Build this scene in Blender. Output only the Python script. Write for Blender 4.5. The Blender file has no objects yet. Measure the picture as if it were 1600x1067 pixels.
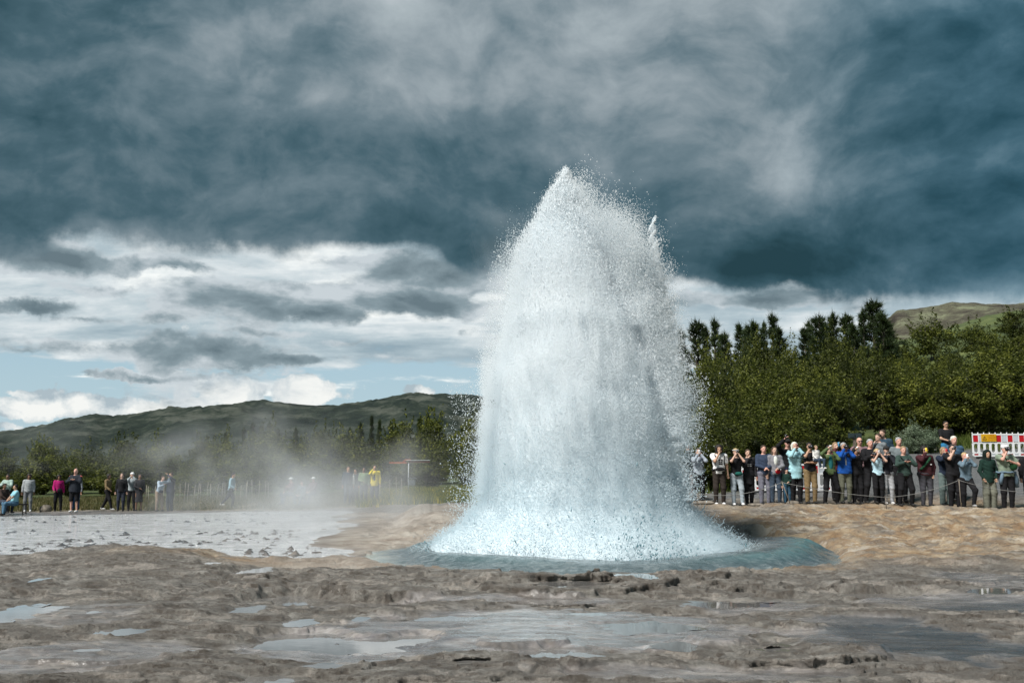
import bpy, math, random
import numpy as np
from mathutils import Vector, Matrix
R = random.Random(7)
NR = np.random.RandomState(11)
SC = bpy.context.scene
COL = SC.collection

# ------------------------------------------------------------------ camera
F = 1556.0
CAMZ = 1.6
PITCH = math.atan((750 - 533.5) / F)
cd = bpy.data.cameras.new('camera')
cd.sensor_width = 36.0
cd.lens = 36.0 * F / 1600
cd.clip_start = 0.1
cd.clip_end = 6000
cam = bpy.data.objects.new('camera', cd)
COL.objects.link(cam)
cam.location = (0, 0, CAMZ)
cam.rotation_euler = (math.pi / 2 + PITCH, 0, 0)
SC.camera = cam
SC.cycles.max_bounces = 12
SC.cycles.diffuse_bounces = 9
SC.cycles.glossy_bounces = 3
SC.cycles.transmission_bounces = 6
SC.cycles.transparent_max_bounces = 16
SC.cycles.volume_bounces = 1
SC.cycles.volume_step_rate = 1.6
SC.cycles.use_denoising = True
SC.view_settings.view_transform = 'Standard'
SC.view_settings.look = 'None'
SC.view_settings.gamma = 1
SC.view_settings.exposure = 1.35
SC.view_settings.use_curve_mapping = False
SUN_EL, SUN_AZ = math.radians(50), math.radians(-132)     # azimuth from +Y (view) towards -X: left, behind the camera

def uv_of(px, py):
    cx = (px - 800) / F; cy = (533.5 - py) / F
    c, s = math.cos(PITCH), math.sin(PITCH)
    d = Vector((cx, c - cy * s, s + cy * c)).normalized()
    return math.atan2(d.x, d.y), math.asin(d.z)

# ------------------------------------------------------------------ node helpers
class N:
    def __init__(s, nt): s.nt = nt
    def new(s, t, **k):
        n = s.nt.nodes.new(t)
        for a, b in k.items(): setattr(n, a, b)
        return n
    def link(s, v, sock):
        if isinstance(v, (int, float)):
            try: sock.default_value = v
            except Exception: sock.default_value = (v, v, v)
        elif isinstance(v, (tuple, list)):
            if len(sock.default_value) == 4 and len(v) == 3: v = (*v, 1)
            sock.default_value = v
        else: s.nt.links.new(v, sock)
    def m(s, op, a, b=None, c=None, clamp=False):
        n = s.new('ShaderNodeMath', operation=op, use_clamp=clamp)
        for i, v in enumerate((a, b, c)):
            if v is not None: s.link(v, n.inputs[i])
        return n.outputs[0]
    def vm(s, op, a, b=None, scale=None):
        n = s.new('ShaderNodeVectorMath', operation=op)
        s.link(a, n.inputs[0])
        if b is not None: s.link(b, n.inputs[1])
        if scale is not None: s.link(scale, n.inputs['Scale'])
        return n.outputs[0]
    def noise(s, vec, scale, detail=5, rough=0.55, dist=0.0, dims='3D', color=False):
        n = s.new('ShaderNodeTexNoise', noise_dimensions=dims)
        if vec is not None: s.link(vec, n.inputs['Vector'])
        s.link(scale, n.inputs['Scale']); n.inputs['Detail'].default_value = detail
        n.inputs['Roughness'].default_value = rough; n.inputs['Distortion'].default_value = dist
        return n.outputs['Color' if color else 'Fac']
    def ss(s, v, a, b, lo=0.0, hi=1.0, lin=False):
        n = s.new('ShaderNodeMapRange', interpolation_type='LINEAR' if lin else 'SMOOTHSTEP')
        s.link(v, n.inputs[0]); s.link(a, n.inputs[1]); s.link(b, n.inputs[2]); s.link(lo, n.inputs[3]); s.link(hi, n.inputs[4])
        return n.outputs[0]
    def mix(s, f, a, b, mode='MIX'):
        n = s.new('ShaderNodeMix', data_type='RGBA', blend_type=mode)
        s.link(f, n.inputs[0]); s.link(a, n.inputs[6]); s.link(b, n.inputs[7])
        return n.outputs[2]
    def ramp(s, v, stops, interp='LINEAR'):
        n = s.new('ShaderNodeValToRGB'); cr = n.color_ramp; cr.interpolation = interp
        s.link(v, n.inputs[0])
        while len(cr.elements) < len(stops): cr.elements.new(0.5)
        for e, (p, c) in zip(cr.elements, stops):
            e.position = p; e.color = (*c, 1) if isinstance(c, (tuple, list)) else (c, c, c, 1)
        return n.outputs[0]
    def mapping(s, vec, loc=(0, 0, 0), rot=(0, 0, 0), scale=(1, 1, 1)):
        n = s.new('ShaderNodeMapping'); s.link(vec, n.inputs[0])
        n.inputs['Location'].default_value = loc; n.inputs['Rotation'].default_value = rot; n.inputs['Scale'].default_value = scale
        return n.outputs[0]
    def blob(s, vec, px, py, rx, ry, kind='SPHERICAL'):
        u, v = uv_of(px, py); su = rx / F; sv = ry / F
        m = s.mapping(vec, (-u / su, -v / sv, 0), (0, 0, 0), (1 / su, 1 / sv, 0))
        g = s.new('ShaderNodeTexGradient', gradient_type=kind); s.link(m, g.inputs[0])
        return g.outputs['Fac']
    def add(s, *v):
        o = v[0]
        for x in v[1:]: o = s.m('ADD', o, x)
        return o
    def attr(s, name):
        return s.new('ShaderNodeAttribute', attribute_name=name).outputs['Fac']

# ------------------------------------------------------------------ world: nishita air under procedural cloud decks
W = bpy.data.worlds.new('World'); SC.world = W; W.use_nodes = True
W.node_tree.nodes.clear()
n = N(W.node_tree)
tc = n.new('ShaderNodeTexCoord').outputs['Generated']
sep = n.new('ShaderNodeSeparateXYZ'); n.link(tc, sep.inputs[0])
X, Y, Z = sep.outputs
U = n.m('ARCTAN2', X, Y)
V = n.m('ARCSINE', Z)
cmb = n.new('ShaderNodeCombineXYZ'); n.link(U, cmb.inputs[0]); n.link(V, cmb.inputs[1])
UV = cmb.outputs[0]
sky = n.new('ShaderNodeTexSky', sky_type='NISHITA', sun_disc=False)
sky.sun_elevation = SUN_EL; sky.sun_rotation = SUN_AZ; sky.air_density = 1.0; sky.dust_density = 1.5
air = n.vm('SCALE', sky.outputs[0], scale=0.13)
# ragged copy of the direction
w1 = n.vm('SUBTRACT', n.noise(tc, 3.2, 4, 0.55, color=True), (0.5, 0.5, 0.5))
w2 = n.vm('SUBTRACT', n.noise(tc, 14.0, 6, 0.62, color=True), (0.5, 0.5, 0.5))
UVs = n.vm('ADD', UV, n.vm('SCALE', w2, scale=0.035))
UVw = n.vm('ADD', n.vm('ADD', UV, n.vm('MULTIPLY', w1, (0.10, 0.055, 0))), n.vm('MULTIPLY', w2, (0.06, 0.046, 0)))
# cloud plane coordinates (real foreshortening towards the horizon)
zc = n.m('ADD', n.m('MAXIMUM', Z, 0.0), 0.07)
pl = n.new('ShaderNodeCombineXYZ'); n.link(n.m('DIVIDE', X, zc), pl.inputs[0]); n.link(n.m('DIVIDE', Y, zc), pl.inputs[1])
PL = pl.outputs[0]
fine = n.m('MULTIPLY_ADD', n.m('SUBTRACT', n.noise(n.mapping(tc, scale=(1, 1, 2.0)), 6.0, 10, 0.6, 0.3), 0.5), 2.2, 0.5)
big = n.noise(PL, 0.55, 7, 0.56, 0.3)
plf = n.noise(n.mapping(PL, scale=(0.6, 1, 1)), 1.6, 8, 0.60, 0.25)
# ---- bright upper sheet of streaky cloud
plf = n.m('MULTIPLY_ADD', n.m('SUBTRACT', plf, 0.5), 2.2, 0.5)
b1 = n.add(n.m('MULTIPLY', plf, 0.45), n.m('MULTIPLY', fine, 0.45), n.m('MULTIPLY', n.noise(n.mapping(tc, scale=(1, 1, 2.5)), 13.0, 8, 0.6, 0.1), 0.12))
brightsheet = n.ramp(b1, [(0.22, (0.22, 0.30, 0.35)), (0.42, (0.36, 0.44, 0.48)), (0.56, (0.56, 0.61, 0.63)), (0.70, (0.80, 0.82, 0.80))])
gap = n.m('MULTIPLY', n.ss(V, uv_of(800, 545)[1], uv_of(800, 598)[1]), 1.0)
cov = n.ss(n.m('SUBTRACT', n.add(b1, n.m('MULTIPLY', n.m('SUBTRACT', 1.0, gap), 0.34)), n.m('MULTIPLY', gap, 0.17)), 0.42, 0.60)
LOW = [(60, 635, 150, 26, 1), (200, 640, 120, 22, 1), (360, 622, 62, 36, 1), (470, 616, 70, 34, 1), (300, 640, 70, 20, .9), (40, 612, 70, 14, .7), (660, 612, 50, 14, .6), (40, 672, 90, 10, .5)]
puff = None
for (px, py, rx, ry, w) in LOW:
    b = n.m('MULTIPLY', n.blob(UVs, px, py, rx, ry), w)
    puff = b if puff is None else n.m('MAXIMUM', puff, b)
puffm = n.ss(n.add(puff, n.m('MULTIPLY', n.m('SUBTRACT', fine, 0.5), 0.45), n.m('MULTIPLY', n.m('SUBTRACT', n.noise(tc, 26.0, 6, 0.6), 0.5), 1.3)), 0.20, 0.34)
air2 = n.mix(n.ss(V, 0.0, 0.2), (0.37, 0.49, 0.55), n.mix(0.6, air, (0.20, 0.34, 0.42)))
c = n.mix(cov, air2, brightsheet)
pf2 = n.m('MULTIPLY', n.m('SUBTRACT', n.noise(n.mapping(tc, loc=(7, 1, 0.02)), 22.0, 8, 0.6, 0.2), 0.5), 1.5)
puffc = n.ramp(n.add(n.m('MULTIPLY', puff, 0.35), n.m('MULTIPLY', fine, 0.75), pf2), [(0.38, (0.33, 0.40, 0.44)), (0.56, (0.56, 0.60, 0.61)), (0.68, (0.72, 0.73, 0.71))])
c = n.mix(n.m('MULTIPLY', puffm, n.ss(V, 0.19, 0.14)), c, puffc)
# ---- mid grey clouds under the sheet
GREY = [(400, 470, 190, 56, .95), (340, 455, 80, 30, .7), (500, 490, 90, 30, .9), (330, 552, 230, 40, .85), (450, 560, 130, 20, .8), (670, 474, 125, 46, 1.0), (50, 488, 110, 20, .8),
        (40, 540, 110, 18, .6), (380, 415, 70, 24, .5), (560, 420, 90, 18, .5), (640, 560, 150, 14, .45), (1180, 470, 190, 28, 1.1), (720, 520, 60, 16, .5), (90, 408, 130, 36, 1.5), (200, 590, 130, 7, .5),
        (1340, 478, 60, 12, .5), (690, 432, 150, 46, 1.1), (270, 414, 150, 18, .55), (560, 470, 60, 20, .5), (160, 455, 90, 14, .5), (250, 500, 60, 12, .5), (420, 520, 110, 12, .6), (560, 535, 120, 14, .5), (130, 500, 150, 12, .5)]
g = None
for (px, py, rx, ry, w) in GREY:
    b = n.m('MULTIPLY', n.blob(UVs, px, py, rx, ry), w)
    g = b if g is None else n.m('MAXIMUM', g, b)
fin2 = n.m('MULTIPLY', n.m('SUBTRACT', n.noise(n.mapping(tc, loc=(3, 1, 0), scale=(1, 1, 2.2)), 11.0, 10, 0.62, 0.2), 0.5), 2.4)
g = n.m('ADD', g, n.m('MULTIPLY', n.ss(g, 0.0, 0.12), n.m('MULTIPLY', fin2, 0.8)))
gm = n.ss(n.add(g, n.m('MULTIPLY', n.m('SUBTRACT', fine, 0.5), 0.9)), 0.10, 0.42)
emb = n.m('SUBTRACT', n.noise(n.mapping(tc, loc=(3, 1, 0), scale=(1, 1, 2.2)), 11.0, 7, 0.58, 0.2), n.noise(n.mapping(tc, loc=(3, 1, 0.035), scale=(1, 1, 2.2)), 11.0, 7, 0.58, 0.2))
gc = n.ramp(n.add(g, n.m('MULTIPLY', emb, -2.8), n.m('MULTIPLY', n.m('SUBTRACT', fine, 0.5), 0.3)), [(0.1, (0.46, 0.51, 0.54)), (0.55, (0.20, 0.26, 0.29)), (1.0, (0.11, 0.155, 0.18))])
c = n.mix(gm, c, gc)
# ---- the dark deck: lower edge by azimuth
EDGE = [(-500, 440), (-150, 432), (40, 428), (80, 415), (108, 402), (150, 388), (205, 394), (300, 402), (450, 404), (560, 396), (640, 400), (700, 420), (800, 440), (930, 450), (1060, 446), (1140, 462), (1230, 450), (1310, 472), (1400, 478), (1700, 490), (2100, 500)]
fc = n.new('ShaderNodeFloatCurve')
u0, u1 = -math.pi, math.pi
cv = fc.mapping.curves[0]
pts = [((uv_of(px, py)[0] - u0) / (u1 - u0), uv_of(px, py)[1]) for px, py in EDGE]
pts = [(0.0, 0.20)] + pts + [(1.0, 0.20)]
cv.points[0].location = pts[0]; cv.points[1].location = pts[-1]
for p in pts[1:-1]: cv.points.new(*p)
for p in cv.points: p.handle_type = 'VECTOR'
fc.mapping.update()
sw = n.new('ShaderNodeSeparateXYZ'); n.link(UVw, sw.inputs[0])
n.link(n.m('DIVIDE', n.m('SUBTRACT', sw.outputs[0], u0), u1 - u0), fc.inputs[1])
ev = n.m('SUBTRACT', sw.outputs[1], fc.outputs[0])
deckm = n.ss(ev, -0.002, 0.015)
DECK = [  # px, py, rx, ry, weight (brightness)
    (730, 60, 330, 150, .09), (760, 150, 240, 120, .12), (880, 130, 200, 110, .10), (1110, 80, 210, 90, .24), (1000, 110, 300, 150, .07), (480, 90, 260, 170, .10),
    (1140, 250, 230, 110, .14), (960, 250, 260, 120, .08), (110, 100, 120, 70, .08), (1450, 250, 280, 90, .08), (650, 260, 300, 90, .07), (1230, 290, 80, 40, .10),
    (60, 300, 330, 130, -.11), (300, 350, 380, 70, -.11), (640, 320, 340, 80, -.10), (850, 340, 260, 90, -.07), (1280, 385, 380, 80, -.13), (1520, 410, 330, 110, -.13), (1520, 130, 260, 90, -.09),
    (1260, 150, 190, 70, -.03), (1200, 430, 240, 50, -.08), (20, 60, 260, 130, -.03), (960, 405, 220, 60, -.03), (160, 200, 260, 60, -.04), (1380, 40, 240, 60, -.03), (60, 385, 190, 60, -.03),
    (450, 300, 130, 26, .04), (880, 20, 160, 40, -.05), (1370, 330, 260, 40, .03), (560, 200, 200, 40, -.04)]
wz = n.vm('ADD', n.mapping(tc, scale=(1, 1, 1.45)), n.vm('SCALE', w1, scale=0.16))
b_a = n.noise(wz, 2.6, 8, 0.55, 0.1); b_b = n.noise(n.vm('ADD', wz, (4.0, 2.0, 1.0)), 6.5, 9, 0.58, 0.1); b_b2 = n.noise(n.vm('ADD', wz, (3.986, 2.0, 1.035)), 6.5, 9, 0.58, 0.1)
b_a2 = n.noise(n.vm('ADD', wz, (-0.03, 0.0, 0.09)), 2.6, 8, 0.55, 0.1)
bil = 0.0
for (sc_, am) in ((3.4, 1.0), (7.5, 0.55), (16.0, 0.30), (34.0, 0.15)):
    bil = n.m('MULTIPLY_ADD', n.m('ABSOLUTE', n.m('SUBTRACT', n.noise(n.vm('ADD', wz, (sc_, 0, 0)), sc_, 1, 0.4, 0.0), 0.5)), am, bil)
t = 0.395
for (px, py, rx, ry, w) in DECK:
    t = n.m('MULTIPLY_ADD', n.blob(UVw, px, py, rx * 1.2, ry * 1.25), w * 1.2, t)
t = n.m('MULTIPLY_ADD', n.m('SUBTRACT', b_a, 0.5), 0.62, t)
t = n.m('MULTIPLY_ADD', n.m('SUBTRACT', b_b, 0.5), 0.35, t)
t = n.m('MULTIPLY_ADD', n.m('SUBTRACT', b_b, b_b2), 0.8, t)
t = n.m('MULTIPLY_ADD', n.m('SUBTRACT', b_a, b_a2), 0.5, t)
t = n.m('MULTIPLY_ADD', n.m('SUBTRACT', bil, 0.16), 0.6, t)
t = n.m('MULTIPLY_ADD', n.m('SUBTRACT', fine, 0.5), 0.10, t)
t = n.m('MULTIPLY_ADD', n.ss(ev, 0.035, 0.0), 0.13, t)
deckc = n.ramp(t, [(0.0, (0.016, 0.044, 0.057)), (0.14, (0.027, 0.066, 0.086)), (0.30, (0.054, 0.103, 0.130)), (0.48, (0.120, 0.172, 0.202)), (0.66, (0.225, 0.272, 0.300)), (0.85, (0.32, 0.37, 0.395)), (1.0, (0.42, 0.46, 0.485))])
warm = n.blob(UV, 620, 250, 900, 420, 'SPHERICAL')
deckc = n.mix(n.ss(U, 0.22, 0.50, 0.0, 0.55), deckc, n.mix(1.0, deckc, (0.62, 0.98, 1.14), 'MULTIPLY'))
c = n.mix(deckm, c, deckc)
bg = n.new('ShaderNodeBackground'); n.link(c, bg.inputs[0]); bg.inputs[1].default_value = 0.5
wo = n.new('ShaderNodeOutputWorld'); n.nt.links.new(bg.outputs[0], wo.inputs[0])
W.cycles.sampling_method = 'MANUAL'; W.cycles.sample_map_resolution = 512

# ------------------------------------------------------------------ sun through thin cloud
ld = bpy.data.lights.new('sun', 'SUN'); ld.energy = 2.3; ld.angle = math.radians(16); ld.color = (1.0, 0.965, 0.91)
sun = bpy.data.objects.new('sun', ld); COL.objects.link(sun)
sd = Vector((math.sin(SUN_AZ) * math.cos(SUN_EL), math.cos(SUN_AZ) * math.cos(SUN_EL), math.sin(SUN_EL)))
sun.rotation_euler = sd.to_track_quat('Z', 'Y').to_euler()

# ------------------------------------------------------------------ numpy noise
_perm = NR.permutation(256); _perm = np.concatenate([_perm, _perm]).astype(np.int32)
_ang = NR.rand(256) * 2 * np.pi
_gx, _gy = np.cos(_ang), np.sin(_ang)
def perlin(x, y):
    xi = np.floor(x).astype(np.int64); yi = np.floor(y).astype(np.int64)
    xf = x - xi; yf = y - yi
    u = xf * xf * xf * (xf * (xf * 6 - 15) + 10); v = yf * yf * yf * (yf * (yf * 6 - 15) + 10)
    xi &= 255; yi &= 255
    def g(ix, iy, fx, fy):
        h = _perm[_perm[ix & 255] + (iy & 255)]
        return _gx[h] * fx + _gy[h] * fy
    a = g(xi, yi, xf, yf); b = g(xi + 1, yi, xf - 1, yf); c_ = g(xi, yi + 1, xf, yf - 1); d = g(xi + 1, yi + 1, xf - 1, yf - 1)
    return (a + u * (b - a) + v * ((c_ + u * (d - c_)) - (a + u * (b - a)))) * 1.5
def fbm(x, y, oct=5, gain=0.5, lac=2.03, ridge=False):
    s = 0; a = 1; t_ = 0
    for i in range(oct):
        p = perlin(x + 17.3 * i, y - 9.1 * i)
        if ridge: p = 1 - 2 * np.abs(p)
        s = s + a * p; t_ += a; a *= gain; x = x * lac; y = y * lac
    return s / t_
def sstep(x, a, b):
    t_ = np.clip((x - a) / (b - a), 0, 1); return t_ * t_ * (3 - 2 * t_)

# ------------------------------------------------------------------ object helpers
def props(o, label=None, cat=None, group=None, kind=None):
    if label: o['label'] = label
    if cat: o['category'] = cat
    if group: o['group'] = group
    if kind: o['kind'] = kind
    return o
def link(name, data, parent=None, loc=None):
    o = bpy.data.objects.new(name, data); COL.objects.link(o)
    if parent is not None: o.parent = parent
    if loc is not None: o.location = loc
    return o
def empty(name, loc=(0, 0, 0), rz=0.0, sc=1.0):
    o = link(name, None, loc=loc); o.rotation_euler = (0, 0, rz); o.scale = (sc, sc, sc); o.empty_display_size = 0.1
    return o
def npmesh(name, verts, faces, mat=None, smooth=True):
    """faces: int array (n,3|4) or list of such arrays"""
    me = bpy.data.meshes.new(name)
    if not isinstance(faces, list): faces = [faces]
    faces = [np.asarray(f, dtype=np.int32) for f in faces if len(f)]
    verts = np.asarray(verts, dtype=np.float32)
    me.vertices.add(len(verts)); me.vertices.foreach_set('co', verts.ravel())
    nl = sum(f.size for f in faces); nf = sum(len(f) for f in faces)
    me.loops.add(nl); me.loops.foreach_set('vertex_index', np.concatenate([f.ravel() for f in faces]))
    me.polygons.add(nf)
    sizes = np.concatenate([np.full(len(f), f.shape[1]) for f in faces])
    st = np.concatenate([[0], np.cumsum(sizes)[:-1]]).astype(np.int32)
    me.polygons.foreach_set('loop_start', st)
    me.polygons.foreach_set('use_smooth', np.full(nf, smooth))
    me.update(calc_edges=True); me.validate()
    if mat is not None: me.materials.append(mat)
    return me
def setattr_f(me, name, arr, domain='POINT'):
    a = me.attributes.new(name, 'FLOAT', domain); a.data.foreach_set('value', np.asarray(arr, dtype=np.float32).ravel())
class MB:
    """collects boxes, tubes and blobs into one mesh"""
    def __init__(s): s.v = []; s.f3 = []; s.f4 = []; s.n = 0
    def addm(s, v, f):
        v = np.asarray(v, dtype=float); f = np.asarray(f, dtype=int) + s.n
        s.v.append(v); (s.f3 if f.shape[1] == 3 else s.f4).append(f); s.n += len(v); return s
    def box(s, c, d, rot=None):
        v = np.array([[x, y, z] for x in (-.5, .5) for y in (-.5, .5) for z in (-.5, .5)]) * np.array(d)
        if rot is not None: v = v @ np.array(rot).T
        return s.addm(v + np.array(c), [[0, 1, 3, 2], [4, 6, 7, 5], [0, 4, 5, 1], [2, 3, 7, 6], [0, 2, 6, 4], [1, 5, 7, 3]])
    def tube(s, pts, rad, seg=6, cap=True):
        pts = [np.array(p, float) for p in pts]
        if not hasattr(rad, '__len__'): rad = [rad] * len(pts)
        rings = []; k = len(pts)
        up0 = None
        for i in range(k):
            d = pts[min(i + 1, k - 1)] - pts[max(i - 1, 0)]; d = d / (np.linalg.norm(d) + 1e-9)
            if up0 is None:
                up0 = np.array([0, 0, 1.]) if abs(d[2]) < .9 else np.array([1., 0, 0])
            a = np.cross(d, up0); a /= np.linalg.norm(a) + 1e-9; b = np.cross(d, a); up0 = -b
            th = np.arange(seg) * 2 * np.pi / seg
            rings.append(pts[i] + rad[i] * (np.cos(th)[:, None] * a + np.sin(th)[:, None] * b))
        v = np.concatenate(rings); f = []
        for i in range(k - 1):
            for j in range(seg):
                f.append([i * seg + j, i * seg + (j + 1) % seg, (i + 1) * seg + (j + 1) % seg, (i + 1) * seg + j])
        s.addm(v, f)
        if cap:
            e = []
            for base in (0, (k - 1) * seg):
                for j in range(1, seg - 1):
                    e.append([base, base + j, base + j + 1] if base else [base, base + j + 1, base + j])
            s.f3.append(np.array(e) + s.n - len(v))
        return s
    def ell(s, c, r, seg=8, rings=6, rot=None):
        v = [[0, 0, 1]]; f3 = []; f4 = []
        for i in range(1, rings):
            ph = math.pi * i / rings
            for j in range(seg):
                th = 2 * math.pi * j / seg; v.append([math.sin(ph) * math.cos(th), math.sin(ph) * math.sin(th), math.cos(ph)])
        v.append([0, 0, -1]); L = len(v) - 1
        for j in range(seg):
            f3.append([0, 1 + j, 1 + (j + 1) % seg]); b = 1 + (rings - 2) * seg; f3.append([L, b + (j + 1) % seg, b + j])
            for i in range(rings - 2):
                a = 1 + i * seg; f4.append([a + j, a + seg + j, a + seg + (j + 1) % seg, a + (j + 1) % seg])
        v = np.array(v) * np.array(r)
        if rot is not None: v = v @ np.array(rot).T
        s.v.append(v + np.array(c)); s.f3.append(np.array(f3) + s.n); s.f4.append(np.array(f4) + s.n); s.n += len(v); return s
    def mesh(s, name, mat, smooth=True):
        fs = []
        if s.f4: fs.append(np.concatenate(s.f4))
        if s.f3: fs.append(np.concatenate(s.f3))
        return npmesh(name, np.concatenate(s.v), fs, mat, smooth)
    def build(s, name, mat, parent=None, smooth=True):
        return link(name, s.mesh(name, mat, smooth), parent)
_mats = {}
def mat(name, col, rough=0.85, var=0.12, scale=8.0, bump=0.0, spec=0.3, metal=0.0, coords='Object'):
    if name in _mats: return _mats[name]
    m = bpy.data.materials.new(name); m.use_nodes = True; k = N(m.node_tree)
    b = m.node_tree.nodes['Principled BSDF']
    t_ = k.new('ShaderNodeTexCoord').outputs[coords]
    no = k.noise(t_, scale, 5, 0.6)
    lo = tuple(x * (1 - 2.2 * var) for x in col); hi = tuple(min(1, x * (1 + 2.2 * var)) for x in col)
    k.link(k.ramp(no, [(0.3, lo), (0.7, hi)]), b.inputs['Base Color'])
    b.inputs['Roughness'].default_value = rough; b.inputs['Specular IOR Level'].default_value = spec; b.inputs['Metallic'].default_value = metal
    if bump:
        bp = k.new('ShaderNodeBump'); bp.inputs['Strength'].default_value = bump; bp.inputs['Distance'].default_value = 0.01
        k.link(k.noise(t_, scale * 4, 6, 0.65), bp.inputs['Height']); k.nt.links.new(bp.outputs[0], b.inputs['Normal'])
    _mats[name] = m
    return m
# ------------------------------------------------------------------ terrain
TR = np.array([0, 6, 10, 14, 17, 20, 24, 27, 31, 36, 42, 50, 60, 80, 110, 160, 250, 400, 3000.])
TU = np.array([-200, 0, 250, 450, 600, 800, 950, 1100, 1250, 1400, 1600, 1900.])
TZ = np.array([
 [0]*12,
 [.0, .0, .0, .0, .0, .0, .0, .0, .0, .0, .0, .0],
 [.03,.03,.02,.01, 0, 0, 0, 0, -.02,-.03,-.03,-.03],
 [.06,.06,.05,.03,.01,.01,.0,.0, .0,-.01,.0,.0],
 [.05,.08,.20,.06,.05,.05,.05,.05,.04,.05,.08,.1],
 [.0,.02,.21,.02,0,0,0,0,.02,.12,.22,.25],
 [.0,.0,.02,.04,.05,.1,.16,.22,.30,.36,.42,.45],
 [.0,.0,.0,.05,.12,.25,.42,.66,.66,.64,.61,.60],
 [.0,.0,.0,.08,.2,.35,.6,.93,.89,.85,.79,.76],
 [.05,.05,.05,.1,.25,.45,.7,1.25,1.55,1.95,2.05,2.05],
 [.1,.1,.12,.15,.3,.6,.9,1.7,2.1,2.45,2.55,2.6],
 [.2,.2,.22,.3,.5,.8,1.3,2.4,3.0,3.5,3.8,3.9],
 [.5,.5,.6,.7,.9,1.1,2,3.3,4.5,5.2,5.8,6],
 [.8,.8,1,1.2,1.5,2,3.5,5,6.5,7.5,8.5,9],
 [1,1,1.2,1.6,2.2,3.2,5.5,8,10,11.5,13,14],
 [1,1,1.5,2,3,4.5,7,10,13,17,22,24],
 [1,1,1.5,2,3,4.5,7,10,14,36,42,44],
 [1,1,1.5,2,3,4.5,7,10,16,58,70,70],
 [1,1,1.5,2,3,4.5,7,10,16,58,70,70]])
def rdep(x, y):
    return np.hypot(x, y) * np.cos(np.clip(np.arctan2(x, y), -0.65, 0.65))
def macro(x, y):
    x = np.asarray(x, float); y = np.asarray(y, float)
    th = np.clip(np.arctan2(x, y), -0.9, 0.9); u = 800 + F * np.tan(th); r = rdep(x, y)
    u = np.clip(u, TU[0], TU[-1])
    i = np.clip(np.searchsorted(TR, r, 'right') - 1, 0, len(TR) - 2); j = np.clip(np.searchsorted(TU, u, 'right') - 1, 0, len(TU) - 2)
    a = np.clip((r - TR[i]) / (TR[i + 1] - TR[i]), 0, 1); b = (u - TU[j]) / (TU[j + 1] - TU[j])
    b = b * b * (3 - 2 * b)
    return (TZ[i, j] * (1 - a) + TZ[i + 1, j] * a) * (1 - b) + (TZ[i, j + 1] * (1 - a) + TZ[i + 1, j + 1] * a) * b
PC = np.array([2.03, 21.8]); PR = 4.0          # pool centre and crest radius
def px_of(x, y, z=0.0):
    c_, s_ = math.cos(PITCH), math.sin(PITCH)
    d = y * c_ + (z - CAMZ) * s_; v = -y * s_ + (z - CAMZ) * c_
    return 800 + F * x / d, 533.5 - F * v / d
def at(px, Y_, z=0.0):
    d = Y_ * math.cos(PITCH) + (z - CAMZ) * math.sin(PITCH)
    return (px - 800) / F * d
def depth_for(py, z=0.0):
    # depth of a point at height z seen at row py
    cy = (533.5 - py) / F; c_, s_ = math.cos(PITCH), math.sin(PITCH)
    return (z - CAMZ) * (c_ - cy * s_) / (s_ + cy * c_)
def pxell(px, py, w, h):
    """an area on the ground given where it shows: centre and radii in metres"""
    z = 0.0
    for _ in range(3):
        Y_ = depth_for(py, z); x = at(px, Y_, z); z = float(macro(x, Y_))
    y1, y0 = depth_for(py - h / 2, z), depth_for(py + h / 2, z)
    return x, (y0 + y1) / 2, w / 2 * Y_ / F, max((y1 - y0) / 2, 0.05), z
PUD = [(20,960,110,34),(445,928,100,14),(392,953,46,12),(850,899,110,12),(985,907,90,11),(890,920,120,8),(560,938,120,9),(470,971,52,12),(178,985,90,11),(145,959,30,7),
       (400,892,52,8),(325,884,26,5),(1145,944,150,12),(830,937,140,8),(470,993,120,22),(560,1003,120,22),(690,965,110,9),(1010,978,150,16),(860,1018,170,16),
       (1062,1010,60,14),(45,932,26,6),(262,938,40,5),(640,992,60,12),(1370,925,120,8),(1560,922,110,9),(420,1058,80,14),(1250,932,100,6),(310,908,24,4), (505,1040,60,9)]
EXTRA = [(R.uniform(385, 720), R.uniform(928, 1035), R.uniform(22, 60), R.uniform(5, 10)) for _ in range(20)] + [(R.uniform(0, 380), R.uniform(895, 1040), R.uniform(18, 44), R.uniform(4, 8)) for _ in range(14)] + [(R.uniform(720, 1300), R.uniform(925, 1050), R.uniform(24, 60), R.uniform(4, 8)) for _ in range(12)]
for e in EXTRA:
    if all(abs(e[0] - p[0]) > .62 * (e[2] + p[2]) or abs(e[1] - p[1]) > .9 * (e[3] + p[3]) for p in PUD): PUD.append(e)
PUD = [pxell(*p) for p in PUD]
PLATE = [(890,915,330,26,.09),(1240,1020,330,46,.07),(590,905,300,24,.05),(1200,912,260,24,.06),(250,905,420,46,.06),(820,1000,130,18,.04),(450,868,260,22,.05),(1110,880+20,120,14,.05),
         (150,1025,330,30,.04),(1420,905,240,18,.05),(690,1048,360,30,.04),(640,925,200,14,.04),(1080,905,120,14,.06)]
PLATE = [(*pxell(*p[:4]), p[4]) for p in PLATE]
MOUND = [(690,812,110,30,.30),(655,808,60,14,.25),(480,815,180,22,.12),(230,858,200,26,.16),(60,872,160,18,.10),(330,850,110,14,.07),(1500,815,220,16,.14),(1440,850,120,14,.06),(1380,905,90,14,.06), (300,868,60,10,.08)]
MOUND = [(*pxell(*p[:4]), p[4]) for p in MOUND]
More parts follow.
